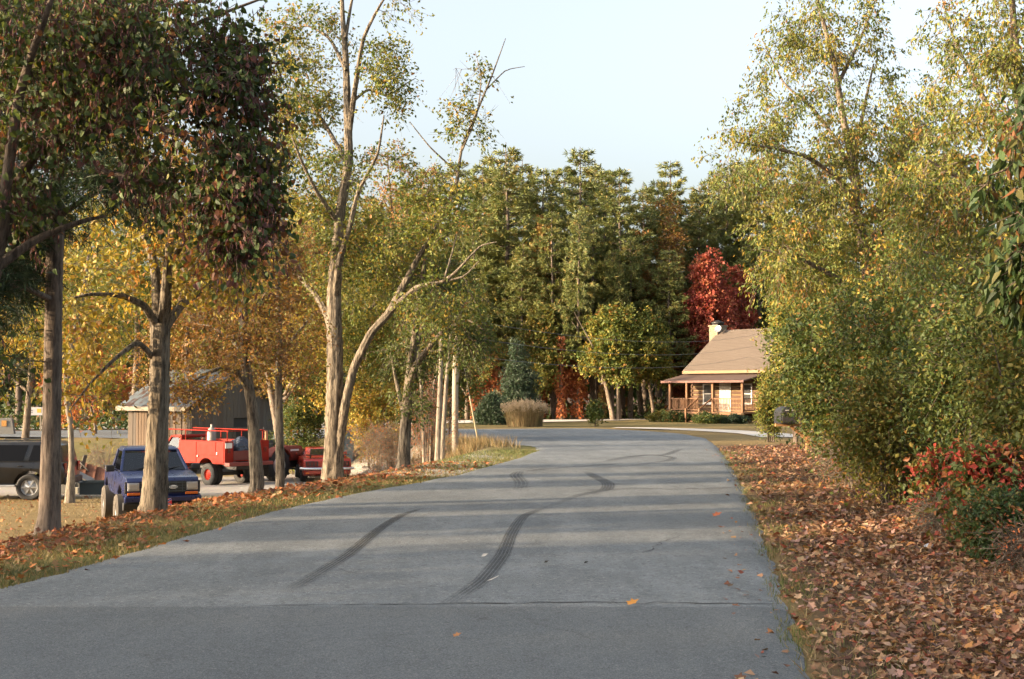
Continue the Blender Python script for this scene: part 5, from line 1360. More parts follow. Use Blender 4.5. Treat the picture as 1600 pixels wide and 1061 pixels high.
em = e.build('emblem', M['white'], g, smooth=40); em.scale = (1, .95, .42); em.location = (2.262, .22, .985)
def text(name, body, size, mat, parent, loc, rot, ext=.002):
    cu = D.curves.new(name, 'FONT'); cu.body = body; cu.size = size; cu.align_x = 'CENTER'; cu.align_y = 'CENTER'; cu.extrude = ext
    o = D.objects.new(name, cu); C.objects.link(o)
    dg = bpy.context.evaluated_depsgraph_get(); me = D.meshes.new_from_object(o.evaluated_get(dg))
    D.objects.remove(o); D.curves.remove(cu)
    me.materials.clear(); me.materials.append(mat)
    q = D.objects.new(name, me); link(q, parent); q.location = loc; q.rotation_euler = rot
    return q
text('emblem_lettering', 'Ford', .085, M['bluegrey'], g, (2.275, .22, .985), (R(90), 0, R(90)))
MB().box((2.29, 0, .73), (.12, 1.66, .13)).build('bumper', M['blue_paint'], pk, .03)
MB().prism([(2.24, .66), (2.30, .64), (2.24, .50), (2.05, .47), (2.05, .66)], -.84, .84).build('valance', M['black'], pk, .015)
pl = MB().box((2.36, .02, .66), (.012, .31, .155)).build('front_plate', plain('plate_red', (.62, .035, .05), .4), pk, .004)
for s in (-1, 1):
    MB().bar((2.3685, .02 - .15, .66 - .072 * s), (2.3685, .02 + .15, .66 + .072 * s), .003, .042).build('plate_cross_border', M['white'], pl)
    MB().bar((2.371, .02 - .15, .66 - .072 * s), (2.371, .02 + .15, .66 + .072 * s), .003, .026).build('plate_cross', plain('plate_blue', (.02, .035, .22), .4), pl)
MB().box((0, 0, .60), (4.0, 1.1, .12)).bar((1.42, -.7, .4), (1.42, .7, .4), .1).bar((-1.4, -.7, .4), (-1.4, .7, .4), .1).build('chassis', M['black'], pk)

# --- dark SUV
c = on(pix(48, 770, 38.5)[0] - 1.25, 38.8)
sv = thing('parked_car', 'charcoal sport utility car cut by the left border', 'car', c, R(180 + 4))
lo = [(2.2, .48), (2.3, .62), (2.28, .95), (2.1, 1.04), (1.0, 1.12), (-2.25, 1.14), (-2.33, .9), (-2.33, .55), (-2.25, .46)] + arch(-1.33, .42, .46, .46) + arch(1.4, .42, .46, .46)
MB().prism(lo, -.89, .89, lambda x, z: 1 if z < 1.0 else .96).build('body', M['dark_paint'], sv, .03, smooth=35)
MB().prism([(.95, 1.10), (.2, 1.66), (.0, 1.72), (-1.9, 1.72), (-2.15, 1.62), (-2.27, 1.12)], -.84, .84, lambda x, z: 1 - .16 * max(0, (z - 1.1) / .62)).build('cabin_shell', M['dark_paint'], sv, .03, smooth=35)
def yy(z): return .84 * (1 - .16 * max(0, (z - 1.1) / .62)) + .004
for s in (-1, 1):
    for nm, q in (('rear_quarter_window', [(-1.28, 1.17), (-2.08, 1.17), (-1.98, 1.60), (-1.40, 1.63)]), ('rear_door_window', [(-.30, 1.17), (-1.12, 1.17), (-1.24, 1.63), (-.34, 1.64)]), ('front_door_window', [(.72, 1.17), (-.22, 1.17), (-.26, 1.64), (.12, 1.62)])):
        MB().add([(x, (yy(z) + .012) * s, z) for x, z in q] + [(x, (yy(z) - .03) * s, z) for x, z in q], [(0, 1, 2, 3), (7, 6, 5, 4), (0, 4, 5, 1), (1, 5, 6, 2), (2, 6, 7, 3), (3, 7, 4, 0)]).build(nm, plain(nm + '_glass', (.005, .005, .006), .12, 0, .1, spec=.12), sv)
    wheel(sv, 1.4, .80 * s, .39, .26, 'steel', 'rubber', .62, 6); wheel(sv, -1.33, .80 * s, .39, .26, 'steel', 'rubber', .62, 6)
    MB().box((.03, .93 * s, .44), (1.95, .16, .06)).build('running_board', M['steel'], sv, .015)
    MB().tube([(-.1, .60 * s, 1.72), (-.15, .60 * s, 1.775), (-1.75, .60 * s, 1.775), (-1.8, .60 * s, 1.72)], .018, 6).build('roof_rail', M['black'], sv)
    MB().box((-.2, .89 * s, 1.02), (.16, .03, .03)).build('door_handle', M['dark_paint'], sv, .008)
    MB().box((-1.05, .89 * s, 1.02), (.16, .03, .03)).build('door_handle', M['dark_paint'], sv, .008)
    MB().box((-2.32, .72 * s, .95), (.05, .2, .3)).build('tail_light', M['red_lens'], sv, .01)
    MB().box((2.28, .65 * s, .82), (.05, .3, .16)).build('headlight', M['lamp'], sv, .01)
    MB().box((.55, .98 * s, 1.17), (.12, .18, .14)).build('mirror', M['black'], sv, .03)
pane(sv, 'windshield', [(.93, -.76, 1.14), (.93, .76, 1.14), (.235, .69, 1.655), (.235, -.69, 1.655)], M['tinted'])
MB().box((-2.36, 0, .56), (.14, 1.7, .2)).build('rear_bumper', M['black'], sv, .04)
MB().box((2.32, 0, .58), (.14, 1.7, .22)).build('front_bumper', M['black'], sv, .04)

# --- red service truck
c = on(pix(330, 740, 47.0)[0] - .55, 48.2)
ut = thing('service_truck', 'faded red utility truck with tool boxes and a pipe rack on its bed', 'truck', c, R(180 - 40))
x0, x1 = -2.55, .15                                         # bed from rear to front
for s in (-1, 1):
    out = [(x1, .95), (x1, 1.62), (x0, 1.62), (x0, .80), (-2.12, .80)] + arch(-1.45, .50, .50, .80, 7) + [(-.6, .80), (-.5, .78), (x1, .78)]
    q = MB().prism(out, .62 * s, 1.0 * s).build('side_tool_box', M['red_paint'], ut, .012)
    for (a, b, zz0, zz1) in ((-2.50, -2.08, .86, 1.58), (-2.03, -.93, 1.10, 1.58), (-.88, .10, .84, 1.58)):
        d_ = MB().box(((a + b) / 2, 1.006 * s, (zz0 + zz1) / 2), (b - a, .022, zz1 - zz0)).build('tool_box_door', M['red_paint'], q, .006)
    MB().box((-2.12, 1.025 * s, 1.18), (.05, .03, .09)).build('door_latch', M['steel'], q, .005)
    MB().box((-.98, 1.025 * s, 1.06), (.04, .03, .07)).build('door_latch', M['steel'], q, .005)
    for yy_ in (.84, .62):
        wheel(ut, -1.45, yy_ * s, .40, .22, 'red_paint', 'rubber', .5)
    wheel(ut, 2.05, .80 * s, .40, .25, 'red_paint', 'rubber', .5)
    r_k = MB()
    for xx in (x0 + .12, -1.2, x1 - .1): r_k.tube([(xx, .80 * s, 1.61), (xx, .80 * s, 1.98)], .022, 6)
    r_k.tube([(x0 + .05, .80 * s, 1.98), (1.8, .80 * s, 2.0)], .024, 6)
    r_k.build('pipe_rack', M['red_paint'], ut)
    MB().box((x0 - .01, .82 * s, 1.28), (.03, .12, .16)).build('tail_light', M['red_lens'], ut, .01)
    pane(ut, 'side_window', [(.42, .80 * s, 1.30), (1.28, .80 * s, 1.30), (.98, .70 * s, 1.72), (.46, .70 * s, 1.72)], M['glass'])
    MB().bar((1.35, .84 * s, 1.27), (1.0, .72 * s, 1.76), .06).build('pillar', M['red_paint'], ut)
    MB().bar((.34, .84 * s, 1.27), (.40, .72 * s, 1.76), .1).build('pillar', M['red_paint'], ut)
    MB().box((2.72, .66 * s, 1.02), (.05, .2, .2)).build('headlight', M['lamp'], ut, .02)
for xx in (x0 + .12, x1 - .1): MB().tube([(xx, -.8, 1.98), (xx, .8, 1.98)], .022, 6).build('rack_crossbar', M['red_paint'], ut)
MB().box((x0 + .06, -.9, 1.79), (.09, .09, .36)).build('rack_post', plain('weathered_post', (.45, .2, .1), .8), ut)
MB().box((-1.2, 0, .92), (2.68, 1.24, .05)).build('bed_floor', M['red_paint'], ut)
MB().box((x0 + .02, 0, 1.10), (.06, 1.24, .34)).build('tailgate', plain('dull_red_gate', (.12, .02, .013), .6), ut, .01)
MB().box((x0 - .12, 0, .80), (.3, 2.0, .13)).build('step_bumper', plain('dull_red_bumper', (.16, .024, .015), .6), ut, .02)
MB().box((x0 - .012, .84, 1.47), (.012, .30, .19)).build('white_placard', M['white'], ut)
MB().prism([(2.70, .62), (2.76, .75), (2.74, 1.12), (2.6, 1.2), (1.42, 1.28), (.30, 1.28), (.30, .62), (1.5, .62)] + arch(2.05, .45, .47, .62, 7), -.92, .92, lambda x, z: .97 if z > 1.15 else 1).build('cab', M['red_paint'], ut, .03, smooth=35)
MB().prism([(1.06, 1.70), (.95, 1.78), (.42, 1.80), (.33, 1.74), (.34, 1.68)], -.76, .76).build('cab_roof', M['red_paint'], ut, .02)
pane(ut, 'rear_window', [(.345, -.70, 1.32), (.345, .70, 1.32), (.37, .64, 1.70), (.37, -.64, 1.70)], M['glass'])
pane(ut, 'windshield', [(1.36, -.76, 1.29), (1.36, .76, 1.29), (1.04, .66, 1.71), (1.04, -.66, 1.71)], M['glass'])
MB().box((0, 0, .66), (5.0, .9, .14)).bar((-1.45, -.8, .4), (-1.45, .8, .4), .13).build('chassis', M['black'], ut)
def lump(name, loc, size, mat, label, cat, seed, rz=0.):
    bm = bmesh.new(); bmesh.ops.create_icosphere(bm, subdivisions=4, radius=1)
    rr = np.random.default_rng(seed); ph = rr.uniform(0, 6, 12)
    for v in bm.verts:
        p = v.co.normalized(); k = 1 + .16 * math.sin(4 * p.x + ph[0]) * math.sin(5 * p.y + ph[1]) + .10 * abs(math.sin(9 * p.x + 7 * p.z + ph[2])) + .08 * abs(math.sin(11 * p.y - 8 * p.x + ph[3]))
        v.co = Vector((p.x * k * size[0], p.y * k * size[1], max(-.15, p.z) * k * size[2]))
    me = D.meshes.new(name); bm.to_mesh(me); bm.free(); me.materials.append(mat)
    o = link(D.objects.new(name, me)); o.location = loc; o.rotation_euler = (0, 0, rz)
    return tag(o, label, cat)
ut_m = Matrix.Translation(Vector(c)) @ Matrix.Rotation(R(140), 4, 'Z')
lump('tarp_bundle', ut_m @ Vector((-2.1, -.05, 1.26)), (.40, .52, .40), M['tarp'], 'dark blue crumpled tarp bundle in the red truck bed', 'tarp', 5, R(140))
MB().box((-2.1, -.05, 1.06), (.7, .95, .22)).build('bed_load', M['slate'], ut)
cyl = MB().lathe([(0, .001), (0, .15), (.03, .165), (.95, .165), (1.06, .13), (1.12, .06), (1.14, .045), (1.24, .045), (1.25, .001)], (0, 0, 0), 'Z', 20).build('gas_cylinder', plain('weathered_cylinder', (.26, .235, .21), .6, .3, .2), None, smooth=40)
cyl.location = ut_m @ Vector((-.95, .38, .96)); tag(cyl, 'pale gas cylinder standing upright in the red truck bed', 'gas cylinder')

# --- orange tractor
c = on(pix(424, 738, 49.5)[0] + .0, 49.8)
tr = thing('tractor', 'faded orange red farm tractor behind two thin tree trunks', 'tractor', c, R(60))
for s in (-1, 1):
    wheel(tr, -.5, .62 * s, .62, .34, 'steel', 'rubber', .56, 0, 22)
    wheel(tr, 1.15, .55 * s, .36, .2, 'steel', 'rubber', .5)
    f_ = []
    for a in np.linspace(R(20), R(150), 9): f_.append((-.5 + .70 * math.cos(a), .62 + .70 * math.sin(a)))
    f2 = [(-.5 + .67 * math.cos(a), .62 + .67 * math.sin(a)) for a in np.linspace(R(150), R(20), 9)]
    MB().prism(f_ + f2, .45 * s, .84 * s).build('fender', M['tractor_red'], tr, .01)
    MB().box((-.1, .5 * s, .52), (.5, .25, .04)).build('foot_step', M['black'], tr)
    MB().box((.95, .295 * s, 1.14), (.5, .02, .07)).build('badge_strip', M['white'], tr)
    MB().box((-.55, .68 * s, 1.40), (.06, .06, .12)).build('warning_lamp', M['amber_lens'], tr, .01)
MB().prism([(1.45, .72), (1.48, 1.2), (1.40, 1.30), (.45, 1.34), (.35, 1.30), (.35, .80), (.6, .74)], -.28, .28).build('hood', M['tractor_red'], tr, .04, smooth=40)
MB().box((1.475, 0, .98), (.03, .44, .4)).build('grille', M['black'], tr)
MB().box((.45, 0, .62), (1.9, .34, .32)).bar((1.15, -.5, .40), (1.15, .5, .40), .09).bar((-.5, -.5, .62), (-.5, .5, .62), .16).build('engine_and_axles', M['black'], tr, .02)
MB().box((-.42, 0, 1.06), (.42, .46, .09)).box((-.62, 0, 1.26), (.08, .44, .36)).build('seat', M['black'], tr, .03)
MB().tube([(.25, 0, 1.1), (.0, 0, 1.42)], .022, 6).build('steering_column', M['black'], tr)
MB().lathe([(-.012, .17), (0, .19), (.012, .17), (-.012, .17)], (-.01, 0, 1.43), 'Z', 18).build('steering_wheel', M['black'], tr)
MB().tube([(-.1, .3, 1.1), (-.1, .3, 1.95), (-.22, .3, 2.02)], .026, 8).build('exhaust_pipe', M['black'], tr)

# --- red coupe
c = on(pix(511, 740, 50.0)[0] - .28, 50.4)
cp = thing('parked_car', 'orange red vintage coupe seen from behind with a black rear spoiler', 'car', c, R(90 + 14))
lo = [(2.3, .32), (2.4, .5), (2.35, .72), (2.2, .80), (.95, .88), (-.2, .92), (-1.0, .95), (-1.5, .97), (-2.28, .93), (-2.36, .86), (-2.33, .62), (-2.28, .36), (-2.1, .28)] + arch(-1.36, .33, .38, .28) + arch(1.38, .33, .38, .28)
MB().prism(lo, -.92, .92, lambda x, z: (1.0 if .5 < z < .85 else .95) * (1 - .05 * max(0, (x - 1.4)))).build('body', M['coupe_paint'], cp, .035, smooth=35)
MB().prism([(.75, .90), (.05, 1.25), (-.15, 1.29), (-.85, 1.28), (-1.05, 1.24), (-1.95, .95)], -.80, .80, lambda x, z: 1 - .2 * max(0, (z - .92) / .37)).build('roof', M['coupe_paint'], cp, .03, smooth=35)
blk = plain('dark_window_glass', (.01, .012, .014), .05, 0, .1)
pane(cp, 'rear_window', [(-1.72, .60, 1.045), (-1.72, -.60, 1.045), (-1.10, -.53, 1.245), (-1.10, .53, 1.245)], blk)
for s in (-1, 1):
    yq = lambda z: .80 * (1 - .2 * max(0, (z - .92) / .37))
    q = [(.55, .96), (-.75, .98), (-.62, 1.23), (.06, 1.21)]
    MB().add([(x, (yq(z) + .012) * s, z) for x, z in q] + [(x, (yq(z) - .03) * s, z) for x, z in q], [(0, 1, 2, 3), (7, 6, 5, 4), (0, 4, 5, 1), (1, 5, 6, 2), (2, 6, 7, 3), (3, 7, 4, 0)]).build('side_window', blk, cp)
    tl = MB().box((-2.355, .58 * s, .74), (.03, .46, .19)).build('tail_light', M['black'], cp, .01)
    for k in range(3): MB().box((-2.375, (.44 + .14 * k) * s, .74), (.02, .10, .14)).build('lamp_segment', M['red_lens'], tl, .01)
    wheel(cp, -1.36, .80 * s, .33, .25, 'steel', 'rubber', .6, 5); wheel(cp, 1.38, .80 * s, .33, .22, 'steel', 'rubber', .6, 5)
    MB().box((-2.12, .62 * s, 1.0), (.06, .05, .12)).build('spoiler_stand', M['black'], cp)
    MB().box((.45, .98 * s, 1.0), (.1, .14, .1)).build('mirror', M['coupe_paint'], cp, .02)
MB().box((-2.14, 0, 1.06), (.24, 1.62, .025), 0, R(6)).build('rear_spoiler', M['black'], cp, .008)
MB().tube([(-2.2, .98, .56), (-2.40, .88, .56), (-2.44, .5, .56), (-2.45, 0, .56), (-2.44, -.5, .56), (-2.40, -.88, .56), (-2.2, -.98, .56)], .055, 8).build('rear_bumper', M['chrome'], cp, smooth=50)
MB().box((-2.36, 0, .43), (.05, 1.5, .14)).build('rear_valance', M['coupe_paint'], cp, .02)
MB().box((-2.40, .75, .40), (.04, .12, .06)).build('reflector', M['amber_lens'], cp)
MB().box((0, 0, .30), (4.2, 1.3, .12)).build('chassis', M['black'], cp)

# --- blue grey panel behind the coupe, taken for a raised hood; cabinet form made up
c = on(pix(541, 700, 55.5)[0], 55.5)
pn = thing('metal_panel', 'blue grey flat metal panel standing behind the red coupe', 'panel', c, R(12))
MB().box((0, 0, 1.02), (.62, .4, 2.04)).build('shell', M['bluegrey'], pn, .015)
MB().box((0, -.207, 1.04), (.56, .012, 1.9)).build('door', M['bluegrey'], pn, .006)
MB().box((.2, -.222, 1.1), (.03, .03, .14)).build('handle', M['steel'], pn)

# --- yard clutter
c = on(pix(115, 755, 42)[0], 42.0)
dh = thing('dog_house', 'low grey block kennel with a small dark doorway beside the dark bin', 'kennel', c, R(6))
MB().prism([(-.42, 0), (.42, 0), (.42, .42), (0, .62), (-.42, .42)], -.4, .4).build('wall', M['concrete'], dh, .01)
MB().bar((-.52, -.5, .40), (.04, -.5, .68), .04, .05).bar((.52, -.5, .40), (-.04, -.5, .68), .04, .05).build('roof_edge', M['concrete'], dh)
for s in (-1, 1): MB().add([(0, -.5, .69), (.56 * s, -.5, .40), (.56 * s, .5, .40), (0, .5, .69), (0, -.5, .65), (.56 * s, -.5, .36), (.56 * s, .5, .36), (0, .5, .65)], [(0, 1, 2, 3), (7, 6, 5, 4), (0, 4, 5, 1), (1, 5, 6, 2), (2, 6, 7, 3), (3, 7, 4, 0)]).build('roof_slab', M['concrete'], dh)
MB().box((.1, -.402, .15), (.16, .02, .28)).build('doorway', M['black'], dh)  # black slab on the wall stands for the dark of the opening
MB().box((.18, -.62, .1), (.24, .2, .2)).build('door_block', plain('pale_block', (.5, .46, .36), .9), dh, .01)
c = on(pix(148, 757, 41)[0], 41.0)
bn = thing('storage_bin', 'dark slate open bin on the grass left of the pickup', 'bin', c, R(14))
mb = MB()
for q in (((0, -.4, .2), (.86, .04, .4)), ((0, .4, .2), (.86, .04, .4)), ((-.41, 0, .2), (.04, .76, .4)), ((.41, 0, .2), (.04, .76, .4)), ((0, 0, .03), (.8, .76, .04))): mb.box(*q)
mb.build('shell', M['slate'], bn)
MB().box((0, -.43, .39), (.9, .03, .04)).box((0, .43, .39), (.9, .03, .04)).box((-.44, 0, .39), (.03, .83, .04)).box((.44, 0, .39), (.03, .83, .04)).build('rim', M['slate'], bn)
c = on(pix(140, 745, 44)[0], 44.0)
rs = thing('scrap_sheet', 'rusty bent sheet leaning behind the dark bin', 'scrap metal', c, R(5))
mb = MB()
for k in range(8): mb.box((-.55 + k * .16, .04 * (k % 2), .62 - k * .05), (.17, .03, .9), 0, 0, R(-42))
mb.build('sheet', M['rust'], rs)
MB().bar((-.5, .5, .1), (-.1, -.2, 1.15), .12, .03).bar((.3, .5, .0), (-.35, -.1, .98), .12, .03).build('plank', M['barngrey'], rs)
px_shrub('brush_pile', 'heap of cut grey branches left of the red truck cab', 168, 45, 690, 26, 'rust', 90, .5, (.04, .02), per=1, twigs=8, twig=.7, stems=14, bark='bark_pale', cat='brush pile')

# --- the old barn
c = on(pix(298, 718, 60)[0], 60.0)
bt = thing('old_barn', 'weathered board barn with a patched tin roof behind the red truck', 'barn', c, R(-38))
# local: x along the eave side to the left is -x, +y away; the near corner is the origin
EW, GW, EH, PH = 4.9, 5.0, 3.35, 4.85
nb = 22
bw = EW / nb; me = None
for k in range(nb):
    if me is None:
        o = MB().box((0, 0, EH / 2), (bw * .86, .03, EH)).build('board', M['barnwood'], bt); me = o.data
    else: o = link(D.objects.new('board', me), bt)
    o.location = (-bw * (k + .5), rng.normal(0, .006), rng.uniform(-.06, 0)); o.rotation_euler = (0, rng.normal(0, .006), 0)
ng = 24; bw = GW / ng; cache = {}
for k in range(ng):
    yk = bw * (k + .5); top = EH + (PH - EH) * (1 - abs(yk - GW / 2) / (GW / 2)) - .1
    z0 = 2.6 if 12 <= k <= 18 else 0.0
    key = (round(top, 2), z0)
    if key not in cache: cache[key] = None
    o = MB().box((0, 0, (top + z0) / 2), (.03, bw * .94, top - z0)).build('board', M['barngrey'], bt)
    o.location = (rng.normal(0, .006) + .02, yk, 0)
MB().box((-EW / 2, GW / 2, EH / 2), (EW - .12, GW - .12, EH - .3)).build('dark_interior', M['black'], bt)  # black block put in for the unlit inside behind gaps and door opening
for k in range(11):
    xs = -EW - .35 + (EW + .7) / 11 * (k + .5)
    for s in (0, 1):
        a = Vector((xs, -.45 if s == 0 else GW + .45, EH - .22)); b_ = Vector((xs, GW / 2, PH + .12))
        n_ = Vector((0, (b_ - a).z, -(b_ - a).y)).normalized() * (.02 if s == 0 else -.02); w2 = (EW + .7) / 22 * .985
        dx = Vector((w2, 0, 0)); lift = Vector((0, 0, .012 * (k % 2)))
        P = [a - dx + lift, a + dx + lift, b_ + dx + lift, b_ - dx + lift]
        MB().add([*P, *[p + n_ for p in P]], [(0, 1, 2, 3), (7, 6, 5, 4), (0, 4, 5, 1), (1, 5, 6, 2), (2, 6, 7, 3), (3, 7, 4, 0)]).build('roof_sheet', M['tin'], bt)
MB().box((-EW / 2, -.46, EH - .30), (EW + .7, .04, .2)).build('eave_board', plain('pale_eave', (.22, .19, .15), .9), bt)
MB().box((.06, GW * .5, 2.1), (.05, 1.9, .1)).box((.06, GW * .5 + .05, 1.0), (.04, .12, 2.1)).build('door_frame', M['barngrey'], bt)

# --- sign and brick post at the far left
c = on(pix(54, 668, 98)[0], 98.0)
sg = thing('roadside_sign', 'small white board sign on two posts beyond the far lane', 'sign', c, R(8))
MB().box((0, 0, 1.55), (1.25, .05, .62)).build('board', M['white'], sg, .01)
for s in (-1, 1): MB().box((.42 * s, .06, .72), (.1, .06, 1.5)).build('post', M['pole'], sg)
MB().box((.32, -.03, 1.6), (.3, .012, .3)).build('yellow_patch', plain('sign_yellow', (.62, .40, .05), .6), sg)
MB().box((-.32, -.03, 1.62), (.34, .012, .09)).box((-.3, -.03, 1.46), (.26, .012, .07)).build('grey_marks', plain('sign_grey', (.2, .2, .2), .6), sg)
c = on(pix(10, 672, 92)[0], 92.0)
bp = thing('brick_post', 'stepped stone and brick marker post at the left border', 'post', c, R(8))
MB().prism([(-.6, 0), (.6, 0), (.42, 1.15), (-.42, 1.15)], -.25, .25).build('base', M['concrete'], bp, .02)
MB().box((-.1, -.27, .78), (.34, .04, .42)).build('plaque', plain('ochre_plaque', (.5, .24, .06), .7), bp)

# --- utility pole, guy wire and service wires
c = on(*ground(711, 712)[:2])
up = thing('utility_pole', 'bare pale utility pole in the dry grass', 'pole', c)
ptop = 5.4
MB().tube([(0, 0, -.1), (0, 0, 2.5), (.06, 0, ptop)], [.125, .115, .095], 12).build('shaft', M['pole'], up, smooth=50)
MB().tube([(.06, 0, ptop - .25), (.22, -.05, ptop - .2), (.22, -.05, ptop - .05)], .03, 6).build('insulator', M['steel'], up)
g0 = on(*ground(748, 694)[:2]); rel = g0 - c
gw = thing('guy_wire', 'slanting guy wire with a pale lower guard right of the utility pole', 'guy wire', g0)
A = np.array([0, 0, 0.]); B_ = np.array([-rel[0] * 1.0 + .05, -rel[1], ptop - .6 - rel[2]])
MB().tube([A, B_], .009, 5).build('wire', M['wire'], gw)
MB().tube([A, A + (B_ - A) * .42], .032, 8).build('guard', M['yellowed'], gw)
cab_end = pix(1196, 524, 95.0)
for k, (za, dzb, lab) in enumerate(((-.25, .2, 'upper overhead wire from the utility pole towards the cabin'), (-.9, -.6, 'middle overhead wire from the utility pole towards the cabin'), (-1.6, -1.3, 'lower overhead wire from the utility pole towards the cabin'))):
    a = c + np.array([.05, 0, ptop + za]); b_ = cab_end + np.array([0, 0, dzb])
    pts = [a + (b_ - a) * t + np.array([0, 0, -1.0 * 4 * t * (1 - t) * .8]) for t in np.linspace(0, 1, 20)]
    o = MB().tube([p - a for p in pts], .008, 5).build('overhead_wire', M['wire'], None); o.location = a
    tag(o, lab, 'wire')

# --- mailbox on a timber bracket at the right
Zm = 36.0
c = on(pix(1262, 690, Zm)[0], Zm)
mbx = thing('mailbox', 'black mailbox on a raw timber arm poking out of the thicket', 'mailbox', c, R(4))
ht = pix(1230, 664, Zm)[2] - c[2]
s_ = Zm / F
MB().box((0, 0, ht * .5 - .2), (.1, .1, ht + .2)).build('post', M['rawwood'], mbx)
MB().box((-.42, 0, ht), (1.0, .14, .07)).build('arm', M['rawwood'], mbx)
MB().bar((0, 0, ht - .42), (-.48, 0, ht - .03), .07, .09).build('brace', M['rawwood'], mbx)
prof = [(-.24, 0), (.24, 0), (.24, .28)] + [(.24 * math.cos(t), .28 + .2 * math.sin(t)) for t in np.linspace(.2, math.pi - .2, 9)] + [(-.24, .28)]
bx = MB().prism(prof, -.36, .36).build('box', M['black'], mbx, .012, smooth=40)
bx.location = (-.62, 0, ht + .04)
MB().box((.02, -.366, .36), (.26, .008, .06)).build('number_strip', M['white'], bx)
MB().box((0, -.37, .2), (.40, .014, .34)).build('door', plain('dark_door', (.035, .03, .028), .5), bx, .01)

# --- litter
def crumple(px, py, size, label, seed):
    g_ = ground(px, py); lump('paper_scrap', (g_[0], g_[1], g_[2] + .02), (size, size * .7, size * .5), M['paper'], label, 'litter', seed)
crumple(1452, 857, .05, 'crumpled white paper lying in the dead leaves, left of two', 8)
crumple(1483, 869, .035, 'small white paper scrap in the dead leaves, right of two', 9)

# ------------------------------------------------------------------ the log cabin
# local axes: x along the front to the right, y into the house, origin at the left end of the porch's front edge on the ground
Zb = 92.0
c0 = on(pix(1044, 660, Zb)[0], Zb)
azi = R(48)                                   # depth axis, from +Y towards +X
cb = thing('log_cabin', 'log cabin with a brown roof, stone chimney and railed front porch', 'house', c0, -azi)
PD, FW, HW, HD = 2.3, 6.7, 8.6, 7.6          # porch depth and width, house width and depth
FL = .75                                      # porch floor height
EVE, RDG = 3.55, 6.75
X0 = .35
# walls: courses of logs with chinking between
def logs(name, length, n, z0, hh, vert):
    mb = MB(); ck = MB()
    for k in range(n):
        z = z0 + (k + .5) * hh
        mb.box((length / 2, 0, z), (length + .36, .24, hh * .72))
        ck.box((length / 2, 0, z + hh * .5), (length, .16, hh * .3))
    return mb, ck
nlog = 11
hh = (EVE - FL + .45) / nlog
for nm, loc, rz, ln in (('front_log_wall', (X0, PD, 0), 0, HW), ('rear_log_wall', (X0, PD + HD, 0), 0, HW), ('left_log_wall', (X0, PD, hh * .5), R(90), HD), ('right_log_wall', (X0 + HW, PD, hh * .5), R(90), HD)):
    a, b_ = logs(nm, ln, nlog, FL - .3, hh, 0)
    o = a.build(nm, M['log'], cb, .035); o.location = loc; o.rotation_euler = (0, 0, rz)
    q = b_.build('chinking', M['chink'], o); tag(q, kind='stuff')
# gable ends
for xx in (X0, X0 + HW):
    MB().add([(xx - .08, PD, EVE + .2), (xx - .08, PD + HD, EVE + .2), (xx - .08, PD + HD / 2, RDG - .15), (xx + .08, PD, EVE + .2), (xx + .08, PD + HD, EVE + .2), (xx + .08, PD + HD / 2, RDG - .15)],
             [(0, 1, 2), (5, 4, 3), (0, 3, 4, 1), (1, 4, 5, 2), (2, 5, 3, 0)]).build('gable', M['cedarwood'], cb)
MB().box((X0 + HW / 2, PD + HD / 2, FL - .25), (HW - .3, HD - .3, .1)).box((X0 + HW / 2, PD + HD / 2, EVE + .1), (HW - .3, HD - .3, .06)).build('floor', M['cedarwood'], cb)
MB().box((X0 + HW / 2, PD + .06, (FL - .3) / 2), (HW, .2, FL - .3)).box((X0 + .06, PD + HD / 2, (FL - .3) / 2), (.2, HD, FL - .3)).box((X0 + HW - .06, PD + HD / 2, (FL - .3) / 2), (.2, HD, FL - .3)).build('foundation', M['stone'], cb)
# roof
ov = .55; yr = PD + HD / 2; yf = PD - ov; ze = EVE + .12
def slab(p, t): 
    n_ = (Vector(p[1]) - Vector(p[0])).cross(Vector(p[2]) - Vector(p[0])).normalized() * t
    return MB().add([Vector(q) for q in p] + [Vector(q) - n_ for q in p], [(0, 1, 2, 3), (7, 6, 5, 4), (0, 4, 5, 1), (1, 5, 6, 2), (2, 6, 7, 3), (3, 7, 4, 0)])
roof = slab([(X0 - .45, yf, ze), (X0 + HW + .45, yf, ze), (X0 + HW + .45, yr, RDG), (X0 - .45, yr, RDG)], .14).build('roof', M['shingle'], cb)
slab([(X0 + HW + .45, PD + HD + ov, ze), (X0 - .45, PD + HD + ov, ze), (X0 - .45, yr, RDG + .002), (X0 + HW + .45, yr, RDG + .002)], .14).build('roof', M['shingle'], cb)
MB().box((X0 + HW / 2, yf - .03, ze - .12), (HW + .9, .05, .2)).build('fascia', M['fascia'], roof)
# shingle courses read as fine steps
mb = MB()
nc = 26
for k in range(nc):
    t = (k + .5) / nc; y_ = yf + (yr - yf) * t; z_ = ze + (RDG - ze) * t
    mb.box((X0 + HW / 2, y_, z_ + .012), (HW + .9, (yr - yf) / nc * 1.05, .02), 0, 0, math.atan2(RDG - ze, yr - yf) - .03)
tag(mb.build('shingle_courses', M['shingle'], roof), kind='stuff')
